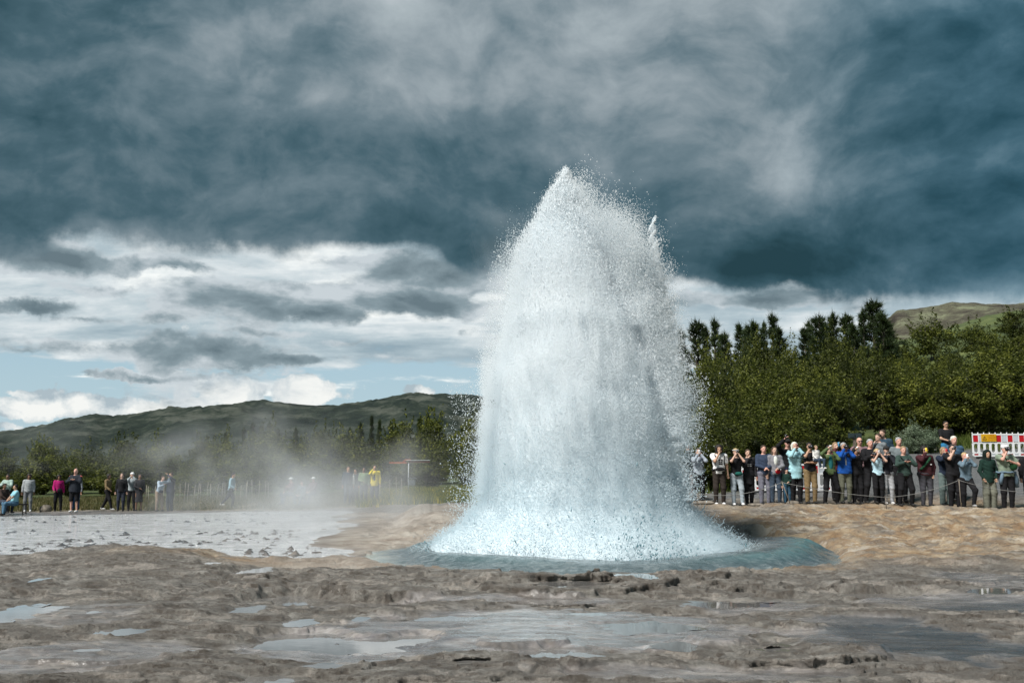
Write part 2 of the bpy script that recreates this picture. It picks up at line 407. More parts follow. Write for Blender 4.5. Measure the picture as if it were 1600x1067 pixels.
WETZ = [(860,985,640,75,1),(560,1000,320,60,1),(120,1030,340,60,.8),(1430,1010,420,75,1.2),(1500,940,330,30,.9),(1060,1055,500,26,.8),(1180,950,260,24,.8),(820,935,360,12,.8),(120,962,240,40,.6),(1330,975,280,20,.8),(1560,905,160,22,.9),(1250,1055,200,20,.9)]
WETZ = [(*pxell(*p[:4])[:4], p[4]) for p in WETZ]

def zones(x, y):
    r = rdep(x, y); th = np.clip(np.arctan2(x, y), -0.9, 0.9); u = 800 + F * np.tan(th)
    nz = fbm(x * .35, y * .35, 5); nf = fbm(x * 1.7, y * 1.7, 5)
    z = {}
    # green: far land and verge
    gl = np.interp(u, [-400, 300, 560, 640, 760, 1000, 1090, 1200, 1300, 1420, 1600, 1900], [53, 53, 56, 46, 44, 42, 34.8, 35.4, 41, 44, 45, 45])
    gr = sstep(r + nz * 4 + nf * 2, gl, gl * 1.04 + .6)
    # gravel road behind the right crowd
    gv = sstep(u + nz * 60, 1080, 1150) * sstep(r + nf * .8, 31.9, 32.5) * (1 - gr)
    z['green'] = gr; z['gravel'] = gv
    dry = sstep(r + nz * 3, 46.3, 47.5) * (1 - gr) * sstep(-u, -760, -700)
    z['dry'] = dry
    z['ochre'] = np.clip(sstep(u + nz * 260, 1080, 1230) * sstep(r + nz * 3, 17.0, 19.5) * (1 - sstep(r + nz * 2, 30.6, 31.8)) * (0.75 + nf * 1.2), 0, 1)
    z['ochre'] = np.clip(z['ochre'] + sstep(-np.abs(u - 330) + nz * 150, -150, -20) * sstep(-np.abs(r - 20.3), -2.4, -.6) * (.55 + nf), 0, 1)
    z['pale'] = sstep(-np.abs(u - 580) + nz * 170, -260, -90) * sstep(r + nz * 3, 17.3, 18.5) * (1 - sstep(r + nz * 4, 38, 45))
    wet = np.zeros_like(r)
    for (cx, cy, rx, ry, w) in WETZ:
        s = np.hypot((x - cx) / rx, (y - cy) / ry)
        wet = np.maximum(wet, w * sstep(-(s + nz * .55 + nf * .35), -1.05, -.75))
    # the flooded flat far left
    fl = sstep(-u + nz * 120, -640, -430) * sstep(r + nz * 3 + np.clip((u - 0) * .004, -2, 2), 21.5, 23) * (1 - sstep(r + nz * 2, 44.5, 46.5))
    z['flat'] = fl
    wet = np.maximum(wet, fl * .9)
    z['wet'] = np.clip(wet, 0, 1)
    z['slate'] = np.clip(sstep(u + nz * 200, 1180, 1420) * (1 - sstep(r + nz * 2.5, 12.4, 13.6)), 0, 1) * np.clip(z['wet'], .0, 1)
    z['slate'] = np.maximum(z['slate'], fl * .6)
    z['_p'] = nf * .75 + nz * .25 + fbm(x * 4.5, y * 5.5, 4) * .6; z['_n'] = nz; z['_f'] = nf; z['_u'] = u; z['_r'] = r
    return z
def height(x, y, detail=True, z=None, hollows=True):
    x = np.asarray(x, float); y = np.asarray(y, float)
    h = macro(x, y)
    if z is None: z = zones(x, y)
    r = z['_r']; nz = z['_n']; nf = z['_f']; u = z['_u']
    near = 1 - sstep(r, 40, 70)
    rock = near * (1 - z['gravel']) * (1 - z['green']) * (1 - z['dry'] * .7)
    flat = z['flat']
    smooth_wet = np.clip(z['wet'] * .88, 0, .93)
    h = h + nz * .065 * rock * (1 - flat * .85) * sstep(r, 5, 9) + nz * 1.0 * sstep(r, 90, 300)
    for (cx, cy, rx, ry, z0, a) in MOUND:
        s = np.hypot((x - cx) / rx, (y - cy) / ry) + nf * .25
        h = h + a * sstep(-s, -1.2, -.2)
    for (cx, cy, rx, ry, z0, a) in PLATE:
        s = np.hypot((x - cx) / rx, (y - cy) / ry) + nz * .5 + nf * .35
        h = h + a * sstep(-s, -1.06, -.94) * .85
    # thin eroded crusts: stepped contours, stretched sideways
    q = fbm(x * .34 + nz, y * .62, 5) * 6.5; fr = q - np.floor(q)
    h = h + rock * (1 - smooth_wet) * (np.floor(q) + sstep(fr, .84, .94)) * .030 * (1 - flat)
    q = fbm(x * .9 + 40, y * 1.5 - 7, 5) * 6; fr = q - np.floor(q)
    h = h + rock * (1 - smooth_wet) * (np.floor(q) + sstep(fr, .45, .98)) * .012 * (1 - flat * .6)
    if detail:
        rg = fbm(x * 3.1, y * 5.2, 5, .6)
        h = h + rock * (1 - smooth_wet) * (rg * .017 + np.abs(fbm(x * 9, y * 12, 4, .6)) * .02 + fbm(x * 1.3 + nz, y * 3.0, 5, .6, ridge=True) * .030)
        lump = np.clip(fbm(x * 3.4, y * 3.0, 4) - .15, 0, 1) * .24 * flat * sstep(perlin(x * .25, y * .25), -.3, .3)
        h = h + lump
        hfl = macro(x, y) - .030 + lump + fbm(x * 1.1, y * .9, 4) * .05
        fl2 = sstep(flat, .15, .6); h = h * (1 - fl2) + hfl * fl2; bd_ = sstep(flat, .01, .08) * (1 - sstep(flat, .38, .55)); h = h * (1 - bd_) + np.maximum(h, macro(x, y) + .02) * bd_
        h = h + z['gravel'] * fbm(x * 5, y * 5, 4) * .03 + z['green'] * near * fbm(x * 2, y * 2, 4) * .12 + z['dry'] * fbm(x * 3, y * 3, 4) * .06
        br = sstep(u, 1080, 1180) * sstep(r, 19, 22) * (1 - sstep(r, 28.5, 30))
        h = h + br * (fbm(x * 1.2, y * 1.6, 5, .6, ridge=True) * .08 + fbm(x * 4, y * 5, 4) * .03)
        q = fbm(x * .5 + 7, y * 1.1, 5) * 7; fr = q - np.floor(q); h = h + br * (np.floor(q) + sstep(fr, .6, .95)) * .03
    # pool basin and the sinter lip round it
    pr = np.hypot(x - PC[0], y - PC[1]); pa = np.arctan2(y - PC[1], x - PC[0])
    lip = 5.15 + .30 * perlin(pa * 1.6 + 5, pa * 0 + .3) + nf * .22
    bas = sstep(-pr, -lip, -(lip - .7))
    h = h * (1 - bas) + bas * (-.35)
    lr = sstep(-np.abs(pr - lip - .25), -.5, -.1) * sstep(-(y - PC[1]), .5, 2.5)
    h = h + lr * (.035 + .035 * nf + .03 * fbm(x * 2.5, y * 3.5, 3))
    WP = np.zeros_like(h)
    # puddle hollows
    best = np.full(h.shape, 9.0); TG = np.zeros_like(h)
    for (cx, cy, rx, ry, z0) in (PUD if hollows else []):
        m = (np.abs(x - cx) < rx * 2.6) & (np.abs(y - cy) < ry * 2.6)
        if not m.any(): continue
        s = np.hypot((x[m] - cx) / rx, (y[m] - cy) / ry) + z['_p'][m]
        tgt = z0 + np.where(s < 1, (s - 1) * .06, (s - 1) * .025)
        cl = s < best[m]
        TG[m] = np.where(cl, tgt, TG[m]); best[m] = np.where(cl, s, best[m])
    WP = 1 - sstep(best, 1.12, 1.7)
    h = h * (1 - WP) + TG * WP
    z['_wp'] = WP
    return h
_l = []
for (cx, cy, rx, ry, z0) in PUD:
    a = np.arange(12) * np.pi / 6
    hh = height(np.concatenate([[cx], cx + rx * .9 * np.cos(a), cx + rx * .5 * np.cos(a)]), np.concatenate([[cy], cy + ry * .9 * np.sin(a), cy + ry * .5 * np.sin(a)]), True, None, False)
    _l.append((cx, cy, rx, ry, float(np.percentile(hh, 25)) - .005))
for _ in range(6):      # pools that touch share one level
    for i in range(len(_l)):
        for j in range(len(_l)):
            a, b = _l[i], _l[j]
            if i != j and abs(a[0] - b[0]) < 1.25 * (a[2] + b[2]) and abs(a[1] - b[1]) < 1.25 * (a[3] + b[3]):
                m_ = min(a[4], b[4]); _l[i] = (*a[:4], m_); _l[j] = (*b[:4], m_)
PUD = _l
def H(x, y):
    return float(height(np.array([x]), np.array([y]), True)[0])
def foot(px, Y_):
    """ground point seen in column px at depth Y"""
    z = 0.5
    for _ in range(4):
        x = at(px, Y_, z); z = H(x, Y_)
    return x, Y_, z

def polar_sheet(th, rr):
    T, Rr = np.meshgrid(th, rr)
    x = (Rr * np.sin(T)).ravel(); y = (Rr * np.cos(T)).ravel()
    nt_, nr_ = len(th), len(rr)
    i = np.arange(nr_ - 1)[:, None] * nt_ + np.arange(nt_ - 1)[None, :]
    f = np.stack([i, i + 1, i + nt_ + 1, i + nt_], -1).reshape(-1, 4)[:, ::-1]
    return x, y, f
fov = math.radians(30.5)
th = np.concatenate([np.linspace(-math.pi, -fov, 46)[:-1], np.linspace(-fov, fov, 760), np.linspace(fov, math.pi, 46)[1:]])
rr = np.concatenate([[0.05, 2, 4, 5.5], np.exp(np.linspace(math.log(6.5), math.log(32), 560)), np.exp(np.linspace(math.log(32.3), math.log(75), 80)), np.exp(np.linspace(math.log(80), math.log(4500), 50))])
gx, gy, gf = polar_sheet(th, rr)
gz_ = zones(gx, gy)
gh = height(gx, gy, True, gz_)
# crusts overhang a little towards the low side
sh_ = np.zeros_like(gx)
for (cx, cy, rx, ry, z0, a) in PLATE:
    s_ = np.hypot((gx - cx) / rx, (gy - cy) / ry) + gz_['_n'] * .5 + gz_['_f'] * .35
    sh_ += sstep(-s_, -1.06, -.94) * a * 1.3
q = fbm(gx * .34 + gz_['_n'], gy * .62, 5) * 6.5; fr = q - np.floor(q); sh_ += (np.floor(q) + sstep(fr, .80, .93)) * .035
q = fbm(gx * .9 + 40, gy * 1.5 - 7, 5) * 6; fr = q - np.floor(q); sh_ += (np.floor(q) + sstep(fr, .45, .98)) * .018
sh_ *= (1 - sstep(gz_['_r'], 17, 20)) * (1 - gz_['_wp']) * (1 - np.clip(gz_['wet'], 0, 1) * .8) * sstep(gz_['_r'], 5, 7)
gme = npmesh('ground', np.stack([gx, gy - sh_, gh], 1), gf)
for k_ in ('green', 'gravel', 'ochre', 'pale', 'wet', 'slate', 'dry'): setattr_f(gme, k_, gz_[k_])

def ground_mat():
    m = bpy.data.materials.new('ground'); m.use_nodes = True; k = N(m.node_tree); b = m.node_tree.nodes['Principled BSDF']
    P = k.new('ShaderNodeTexCoord').outputs['Object']
    big_ = k.noise(P, .35, 6, .6); mid = k.noise(k.mapping(P, scale=(1, 1.6, 1)), 2.2, 9, .68, .3); fin = k.noise(P, 26, 6, .7); vf = k.noise(P, 90, 4, .7)
    rockc = k.ramp(mid, [(.30, (.055, .048, .041)), (.44, (.150, .137, .118)), (.55, (.265, .250, .222)), (.69, (.45, .43, .39))])
    rockc = k.mix(k.ss(big_, .42, .62), rockc, k.mix(.5, rockc, (.168, .155, .138)))
    rockc = k.mix(k.ss(k.noise(k.mapping(P, scale=(1, 1.7, 1)), 4.0, 9, .74), .51, .58, 0, .72), rockc, (.075, .060, .046))
    rockc = k.mix(k.ss(k.noise(k.mapping(P, loc=(5, 2, 0), scale=(1, 2.0, 1)), 1.1, 9, .7), .54, .60, 0, .7), rockc, (.43, .39, .345))
    rockc = k.mix(k.ss(fin, .35, .7, .45, 0), rockc, (.10, .082, .068))
    och = k.ramp(k.noise(k.mapping(P, scale=(1, 1.5, 1)), 1.5, 8, .65, .4), [(.30, (.16, .090, .042)), (.45, (.36, .235, .125)), (.58, (.52, .41, .275)), (.75, (.62, .54, .42))])
    och = k.mix(k.ss(fin, .4, .7, .3, 0), och, (.17, .11, .065))
    och = k.mix(k.ss(k.noise(k.mapping(P, scale=(1, 2.2, 1)), 1.7, 9, .72), .52, .60, 0, .65), och, (.12, .095, .075))
    och = k.mix(k.ss(k.noise(k.mapping(P, loc=(9, 0, 0), scale=(1, 2.2, 1)), .8, 9, .72), .54, .61, 0, .7), och, (.62, .56, .47))
    pale = k.ramp(k.noise(P, 1.3, 8, .62, .4), [(.3, (.20, .155, .115)), (.5, (.36, .31, .26)), (.7, (.50, .46, .40))])
    slate = k.ramp(k.noise(k.mapping(P, rot=(0, 0, .25), scale=(1, 3, 1)), 1.6, 8, .65), [(.3, (.035, .037, .040)), (.55, (.075, .078, .082)), (.75, (.19, .185, .175))])
    grav = k.ramp(k.noise(P, 14, 5, .75), [(.3, (.055, .058, .060)), (.5, (.125, .128, .130)), (.7, (.24, .24, .235))])
    dryg = k.ramp(k.noise(P, 2.5, 7, .7), [(.3, (.09, .075, .040)), (.55, (.20, .165, .10)), (.7, (.27, .235, .16))])
    gr1 = k.ramp(k.noise(P, 1.1, 8, .68), [(.3, (.022, .032, .010)), (.5, (.055, .078, .018)), (.68, (.10, .125, .030))])
    gr2 = k.ramp(k.noise(k.mapping(P, scale=(1, 1, 3)), .05, 10, .68), [(.35, (.028, .040, .014)), (.5, (.065, .088, .020)), (.62, (.11, .13, .035))])
    geo = k.new('ShaderNodeNewGeometry'); dist = k.vm('LENGTH', geo.outputs['Position'])
    ln = k.new('ShaderNodeVectorMath', operation='LENGTH'); k.link(geo.outputs['Position'], ln.inputs[0])
    gr_ = k.mix(k.ss(ln.outputs['Value'], 90, 180), gr1, gr2)
    c_ = k.mix(k.attr('pale'), rockc, pale)
    c_ = k.mix(k.attr('ochre'), c_, och)
    wet = k.attr('wet')
    wetc = k.mix(k.ss(mid, .35, .62, .25, .75), c_, k.ramp(k.noise(k.mapping(P, scale=(1, 2.4, 1)), 1.4, 8, .66, .6), [(.3, (.050, .047, .052)), (.46, (.12, .115, .125)), (.56, (.24, .22, .22)), (.68, (.46, .44, .43))]))
    c_ = k.mix(wet, c_, wetc)
    c_ = k.mix(k.attr('slate'), c_, slate)
    c_ = k.mix(k.attr('gravel'), c_, grav)
    c_ = k.mix(k.attr('dry'), c_, dryg)
    c_ = k.mix(k.attr('green'), c_, gr_)
    k.link(c_, b.inputs['Base Color'])
    rv = k.noise(k.mapping(P, scale=(1, 2.0, 1)), 2.6, 7, .65, .5)
    wr = k.ss(rv, .44, .66, .04, .38)
    k.link(k.add(k.m('MULTIPLY', wet, wr), k.m('MULTIPLY', k.m('SUBTRACT', 1.0, wet), k.ss(big_, .4, .6, .62, .9))), b.inputs['Roughness'])
    b.inputs['Specular IOR Level'].default_value = .5
    bp = k.new('ShaderNodeBump'); bp.inputs['Distance'].default_value = .06
    k.link(k.m('MULTIPLY_ADD', wet, -.90, 1.0), bp.inputs['Strength'])
    k.link(k.add(k.m('MULTIPLY', fin, .6), k.m('MULTIPLY', vf, .5), mid), bp.inputs['Height']); k.nt.links.new(bp.outputs[0], b.inputs['Normal'])
    return m
gme.materials.append(ground_mat())
props(link('ground', gme), kind='structure')

# ------------------------------------------------------------------ still water on the rock
def water_mat(name, deep, rough=.03, bump=.15, bscale=6, tr=0.0, bd=.01, ior=1.33):
    m = bpy.data.materials.new(name); m.use_nodes = True; k = N(m.node_tree); b = m.node_tree.nodes['Principled BSDF']
    P = k.new('ShaderNodeTexCoord').outputs['Object']
    k.link(k.ramp(k.noise(P, 1.2, 5, .6), [(.35, deep), (.7, tuple(min(1, v * 1.6) for v in deep))]), b.inputs['Base Color'])
    b.inputs['Roughness'].default_value = rough; b.inputs['IOR'].default_value = ior; b.inputs['Specular IOR Level'].default_value = .5
    b.inputs['Transmission Weight'].default_value = tr
    bp = k.new('ShaderNodeBump'); bp.inputs['Strength'].default_value = bump; bp.inputs['Distance'].default_value = bd
    k.link(k.noise(k.mapping(P, scale=(1, 1.8, 1)), bscale, 5, .6, .4), bp.inputs['Height']); k.nt.links.new(bp.outputs[0], b.inputs['Normal'])
    return m
WM = water_mat('puddle_water', (.12, .115, .11), .02, .05, 5, 0, .006, 1.7)
for (cx, cy, rx, ry, z0) in PUD:
    oth = [p for p in PUD if p != (cx, cy, rx, ry, z0)]
    k_ = 56; z0 = z0 + .0012 * (PUD.index((cx, cy, rx, ry, z0)) % 4); v = [[cx, cy, z0]]
    for a in np.arange(k_) * 2 * math.pi / k_:
        q_ = np.linspace(.05, 2.0, 60); xx = cx + q_ * rx * math.cos(a); yy = cy + q_ * ry * math.sin(a)
        zq = zones(xx, yy); s_ = q_ + zq['_p']
        so_ = np.min([np.hypot((xx - p[0]) / p[2], (yy - p[1]) / p[3]) for p in oth], 0) + zq['_p']; o_ = np.nonzero((s_ > 1.05) | (so_ < s_ - .08))[0]; e_ = q_[o_[0]] if len(o_) else 2.0
        v.append([cx + e_ * rx * math.cos(a), cy + e_ * ry * math.sin(a), z0])
    f = [[0, 1 + i, 1 + (i + 1) % k_] for i in range(k_)]
    props(link('puddle', npmesh('puddle', v, np.array(f), WM)), kind='structure')
# flooded flat: one thin sheet the lumps poke through
tf = np.linspace(math.atan((-980) / F), math.atan(-120 / F), 120); rf = np.exp(np.linspace(math.log(21.0), math.log(47), 60))
fx, fy, ff = polar_sheet(tf, rf)
fz = macro(fx, fy)
zz = zones(fx, fy)
keep = (zz['flat'] > .35)
ff = ff[keep[ff].all(1)]
props(link('shallow_water', npmesh('shallow_water', np.stack([fx, fy, fz], 1), ff, water_mat('flat_water', (.42, .43, .44), .12, 1.0, 2.0, 0, .28, 1.8))), kind='structure')  # pale base colour stands in for bright sky reflected off the ripples

# ------------------------------------------------------------------ hills
def hill_mat(name, a, b_, c__, gsc=.02):
    m = bpy.data.materials.new(name); m.use_nodes = True; k = N(m.node_tree); b = m.node_tree.nodes['Principled BSDF']
    P = k.new('ShaderNodeTexCoord').outputs['Object']
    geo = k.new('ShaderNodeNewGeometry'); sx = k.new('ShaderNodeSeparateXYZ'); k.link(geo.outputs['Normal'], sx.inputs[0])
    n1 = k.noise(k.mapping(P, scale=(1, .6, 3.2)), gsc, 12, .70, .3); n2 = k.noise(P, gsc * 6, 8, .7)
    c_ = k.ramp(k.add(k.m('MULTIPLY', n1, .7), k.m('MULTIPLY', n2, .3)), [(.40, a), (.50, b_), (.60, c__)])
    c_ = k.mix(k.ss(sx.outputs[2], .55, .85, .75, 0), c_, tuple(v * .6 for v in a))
    k.link(c_, b.inputs['Base Color']); b.inputs['Roughness'].default_value = .95; b.inputs['Specular IOR Level'].default_value = .1
    bp = k.new('ShaderNodeBump'); bp.inputs['Strength'].default_value = .8; bp.inputs['Distance'].default_value = 2.5
    k.link(k.add(n1, k.m('MULTIPLY', n2, .6)), bp.inputs['Height']); k.nt.links.new(bp.outputs[0], b.inputs['Normal'])
    return m
tf = np.linspace(-.75, .35, 420); rf = np.linspace(620, 1750, 120)
hx, hy, hf = polar_sheet(tf, rf)
hr = rdep(hx, hy); hu = 800 + F * np.tan(np.arctan2(hx, hy))
ridge = np.interp(hu, [-700, -300, 0, 60, 100, 150, 220, 300, 350, 420, 480, 560, 600, 640, 700, 745, 850, 1000, 1200, 1400], [712, 700, 683, 674, 667, 659, 657, 646, 642, 641, 643, 638, 632, 627, 624, 624, 632, 650, 690, 740])
rz = (750 - ridge) * 1300 / F * 1.02
prof = sstep(hr, 640, 1290) ** .9 * (1 - .55 * sstep(hr, 1320, 1750))
shelf = fbm(hu * .004, hr * .004, 5)
hz = 1 + rz * np.clip(prof + .14 * shelf * sstep(hr, 640, 900) * (1 - sstep(hr, 1180, 1290)), 0, 1.05)
hz += fbm(hu * .016, hr * .012, 6, .55, ridge=True) * 5.0 * sstep(hr, 640, 900) * np.clip(rz / 40, 0, 1)
q = fbm(hu * .006 + 3, hr * .008, 4) * 5; hz += (np.floor(q) + sstep(q - np.floor(q), .75, .95)) * 2.2 * sstep(hr, 700, 1000) * (1 - sstep(hr, 1250, 1320)) * np.clip(rz / 60, 0, 1)
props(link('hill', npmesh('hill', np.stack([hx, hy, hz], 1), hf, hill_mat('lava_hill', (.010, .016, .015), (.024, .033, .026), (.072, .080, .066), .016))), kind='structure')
tf = np.linspace(.325, .75, 260); rf = np.linspace(330, 760, 90)
hx, hy, hf = polar_sheet(tf, rf)
hr = rdep(hx, hy); hu = 800 + F * np.tan(np.arctan2(hx, hy))
top = np.interp(hu, [1340, 1378, 1392, 1410, 1440, 1500, 1600, 1750, 2100], [575, 535, 503, 488, 482, 475, 477, 472, 470])
tz = (750 - top) * 440 / F
base = macro(hx, hy) - 3
s_ = sstep(hr + fbm(hu * .02, hr * .02, 4) * 8, 385, 440)
hz = base + np.clip(tz + 1.6 - base, -5, 60) * (s_ * .8 + .2 * sstep(hr, 340, 400)) + fbm(hu * .03, hr * .03, 5, .6, ridge=True) * .5 * sstep(hr, 360, 400)
hz = np.where(hr > 460, hz - (hr - 460) * .02, hz)
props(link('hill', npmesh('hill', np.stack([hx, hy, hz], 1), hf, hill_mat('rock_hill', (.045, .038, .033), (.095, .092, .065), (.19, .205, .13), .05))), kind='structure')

# ------------------------------------------------------------------ pool: swollen ring of water round the eruption
def pool():
    nr_, nt_ = 110, 420
    r = np.concatenate([[.01], np.linspace(.2, 6.3, nr_ - 1)]); t_ = np.linspace(0, 2 * np.pi, nt_, endpoint=False)
    Rr, T = np.meshgrid(r, t_, indexing='ij'); Rr = Rr.ravel(); T = T.ravel()
    wob = 1 + .035 * np.sin(3 * T + 1) + .02 * np.sin(7 * T) + .035 * np.exp(-((T - .25) / .35) ** 2)
    rc = PR * wob
    x = PC[0] + Rr * np.cos(T); y = PC[1] + Rr * np.sin(T)
    crest = .20 + .17 * np.exp(-(((T + .15 + np.pi) % (2 * np.pi) - np.pi) / .6) ** 2) + .03 * np.sin(5 * T)
    s = Rr / rc
    z = np.where(s < 1, .10 + (crest - .10) * sstep(s, .45, 1.0), 0)
    out = .02 + (crest - .02) * np.exp(-np.clip(s - 1, 0, 9) ** 2 / (2 * .085 ** 2))
    z = np.where(s >= 1, out, z)
    z = z + fbm(x * 1.6, y * 1.6, 4) * .035 * sstep(s, .3, .6) * (1 - sstep(s, 1.25, 1.45) * .7) + fbm(x * 5, y * 5, 4) * .015 * (1 - sstep(s, 1.2, 1.4) * .6)
    z = z - .10 * sstep(s, 1.32, 1.55)
    i = (np.arange(nr_ - 1)[:, None] * nt_ + np.arange(nt_)[None, :]); j = (np.arange(nr_ - 1)[:, None] * nt_ + (np.arange(nt_) + 1)[None, :] % nt_)
    f = np.stack([i, i + nt_, j + nt_, j], -1).reshape(-1, 4)
    me = npmesh('pool_water', np.stack([x, y, z], 1), f)
    setattr_f(me, 'foam', sstep(-s, -.95, -.55)); setattr_f(me, 'edge', sstep(s, 1.12, 1.42)); setattr_f(me, 'crest', np.exp(-((s - 1.03) / .07) ** 2) * (crest - .17) * 8)
    m = bpy.data.materials.new('pool_water'); m.use_nodes = True; k = N(m.node_tree); b = m.node_tree.nodes['Principled BSDF']
    P = k.new('ShaderNodeTexCoord').outputs['Object']
    str_ = k.noise(k.mapping(P, scale=(1.0, 1.6, 3)), 3.5, 7, .65, 1.2)
    c_ = k.ramp(str_, [(.3, (.032, .050, .056)), (.5, (.082, .109, .117)), (.64, (.17, .20, .208)), (.74, (.36, .40, .41))])
    c_ = k.mix(k.m('MULTIPLY', k.attr('crest'), .7), c_, (.09, .175, .18))
    c_ = k.mix(k.attr('edge'), c_, k.ramp(k.noise(P, 2.2, 7, .6, .5), [(.35, (.26, .32, .30)), (.6, (.55, .56, .50))]))
    c_ = k.mix(k.m('MULTIPLY', k.attr('foam'), k.ss(k.noise(P, 6, 7, .7), .4, .6)), c_, (.62, .72, .75))
    k.link(c_, b.inputs['Base Color']); b.inputs['Roughness'].default_value = .07; b.inputs['IOR'].default_value = 1.33
    b.inputs['Subsurface Weight'].default_value = .0
    bp = k.new('ShaderNodeBump'); bp.inputs['Strength'].default_value = .55; bp.inputs['Distance'].default_value = .05
    k.link(k.add(str_, k.m('MULTIPLY', k.noise(P, 11, 5, .6, .6), .5)), bp.inputs['Height']); k.nt.links.new(bp.outputs[0], b.inputs['Normal'])
    me.materials.append(m)
    props(link('pool_water', me), kind='structure')
pool()
# ------------------------------------------------------------------ eruption
GY = 21.8
ROWS = [262, 280, 300, 340, 370, 400, 450, 500, 550, 600, 650, 700, 750, 790, 820, 850, 876]
LFT = [882, 871, 862, 843, 824, 806, 793, 788, 783, 776, 769, 762, 754, 744, 718, 664, 636]
RGT = [887, 897, 905, 921, 935, 954, 974, 994, 1011, 1026, 1039, 1049, 1058, 1076, 1116, 1165, 1188]
def zrow(py):
    # height seen at row py at the geyser's depth
    cy = (533.5 - py) / F; c_, s_ = math.cos(PITCH), math.sin(PITCH)
    return CAMZ + GY * (s_ + cy * c_) / (c_ - cy * s_)
GZ = np.array([zrow(p) for p in ROWS])[::-1]
GL = np.array([at(a, GY, zrow(p)) for a, p in zip(LFT, ROWS)])[::-1]
GR = np.array([at(a, GY, zrow(p)) for a, p in zip(RGT, ROWS)])[::-1]
def gcen(z): return (np.interp(z, GZ, GL) + np.interp(z, GZ, GR)) / 2
def grad(z): return (np.interp(z, GZ, GR) - np.interp(z, GZ, GL)) / 2
def rough_edge(t_, z):
    return 1 + .03 * perlin(t_ * 2.2 + 3, z * .9) + .035 * perlin(t_ * 5 + 9, z * 2.2) + .03 * perlin(t_ * 11, z * 5)
geyser = empty('geyser', (PC[0], PC[1], 0))
props(geyser, 'tall white column of boiling water bursting out of the blue pool', 'geyser')
def water_white(name, hi, lo, sss=False, trans=0.35, rough=.45):
    m = bpy.data.materials.new(name); m.use_nodes = True; k = N(m.node_tree)
    for x in list(m.node_tree.nodes): m.node_tree.nodes.remove(x)
    geo = k.new('ShaderNodeNewGeometry'); sx = k.new('ShaderNodeSeparateXYZ'); k.link(geo.outputs['Position'], sx.inputs[0])
    P = geo.outputs['Position']
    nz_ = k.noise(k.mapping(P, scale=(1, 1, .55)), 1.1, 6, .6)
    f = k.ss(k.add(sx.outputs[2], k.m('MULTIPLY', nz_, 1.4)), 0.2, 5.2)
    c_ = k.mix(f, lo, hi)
    d = k.new('ShaderNodeBsdfPrincipled'); k.link(c_, d.inputs['Base Color']); d.inputs['Roughness'].default_value = rough; d.inputs['IOR'].default_value = 1.33
    if sss:
        bp = k.new('ShaderNodeBump'); bp.inputs['Strength'].default_value = .25; bp.inputs['Distance'].default_value = .03
        k.link(k.noise(k.mapping(P, scale=(1, 1, .6)), 22, 5, .75), bp.inputs['Height']); k.nt.links.new(bp.outputs[0], d.inputs['Normal'])
    t_ = k.new('ShaderNodeBsdfTranslucent'); k.link(c_, t_.inputs[0])
    mx = k.new('ShaderNodeMixShader'); mx.inputs[0].default_value = trans
    k.nt.links.new(d.outputs[0], mx.inputs[1]); k.nt.links.new(t_.outputs[0], mx.inputs[2])
    o = k.new('ShaderNodeOutputMaterial'); k.nt.links.new(mx.outputs[0], o.inputs[0])
    return m
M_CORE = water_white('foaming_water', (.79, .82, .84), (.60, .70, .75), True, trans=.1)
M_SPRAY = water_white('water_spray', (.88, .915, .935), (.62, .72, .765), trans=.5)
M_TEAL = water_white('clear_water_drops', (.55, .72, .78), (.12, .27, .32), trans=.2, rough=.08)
# core
zs = np.linspace(.06, GZ[-1] - .9, 190); ts = np.linspace(0, 2 * np.pi, 180, endpoint=False)
Zg, Tg = np.meshgrid(zs, ts, indexing='ij'); Zg = Zg.ravel(); Tg = Tg.ravel()
rr_ = grad(Zg) * np.clip(.955 - .22 * sstep(Zg, 4.8, 6.8), 0, 1) * (1 + .03 * perlin(Tg * 2.2 + 3, Zg * .9))
tw = np.cos(Tg) * 2; tv = np.sin(Tg) * 2
rr_ = rr_ * (1 + .015 * fbm(tw * 1.6 + 3 + tv, Zg * .8 + tv, 3))
rr_ = np.maximum(rr_ - .04, .01) * (1 - .9 * sstep(Zg, GZ[-1] - 1.5, GZ[-1] - .9))
cx_ = gcen(Zg) - PC[0]
vx = cx_ + rr_ * np.cos(Tg); vy = rr_ * np.sin(Tg) * .95
nt_ = len(ts); i = np.arange(len(zs) - 1)[:, None] * nt_ + np.arange(nt_)[None]; j = np.arange(len(zs) - 1)[:, None] * nt_ + (np.arange(nt_)[None] + 1) % nt_
cf = np.stack([i, j, j + nt_, i + nt_], -1).reshape(-1, 4)
link('water_core', npmesh('water_core', np.stack([vx, vy, Zg], 1), cf, M_CORE), geyser)

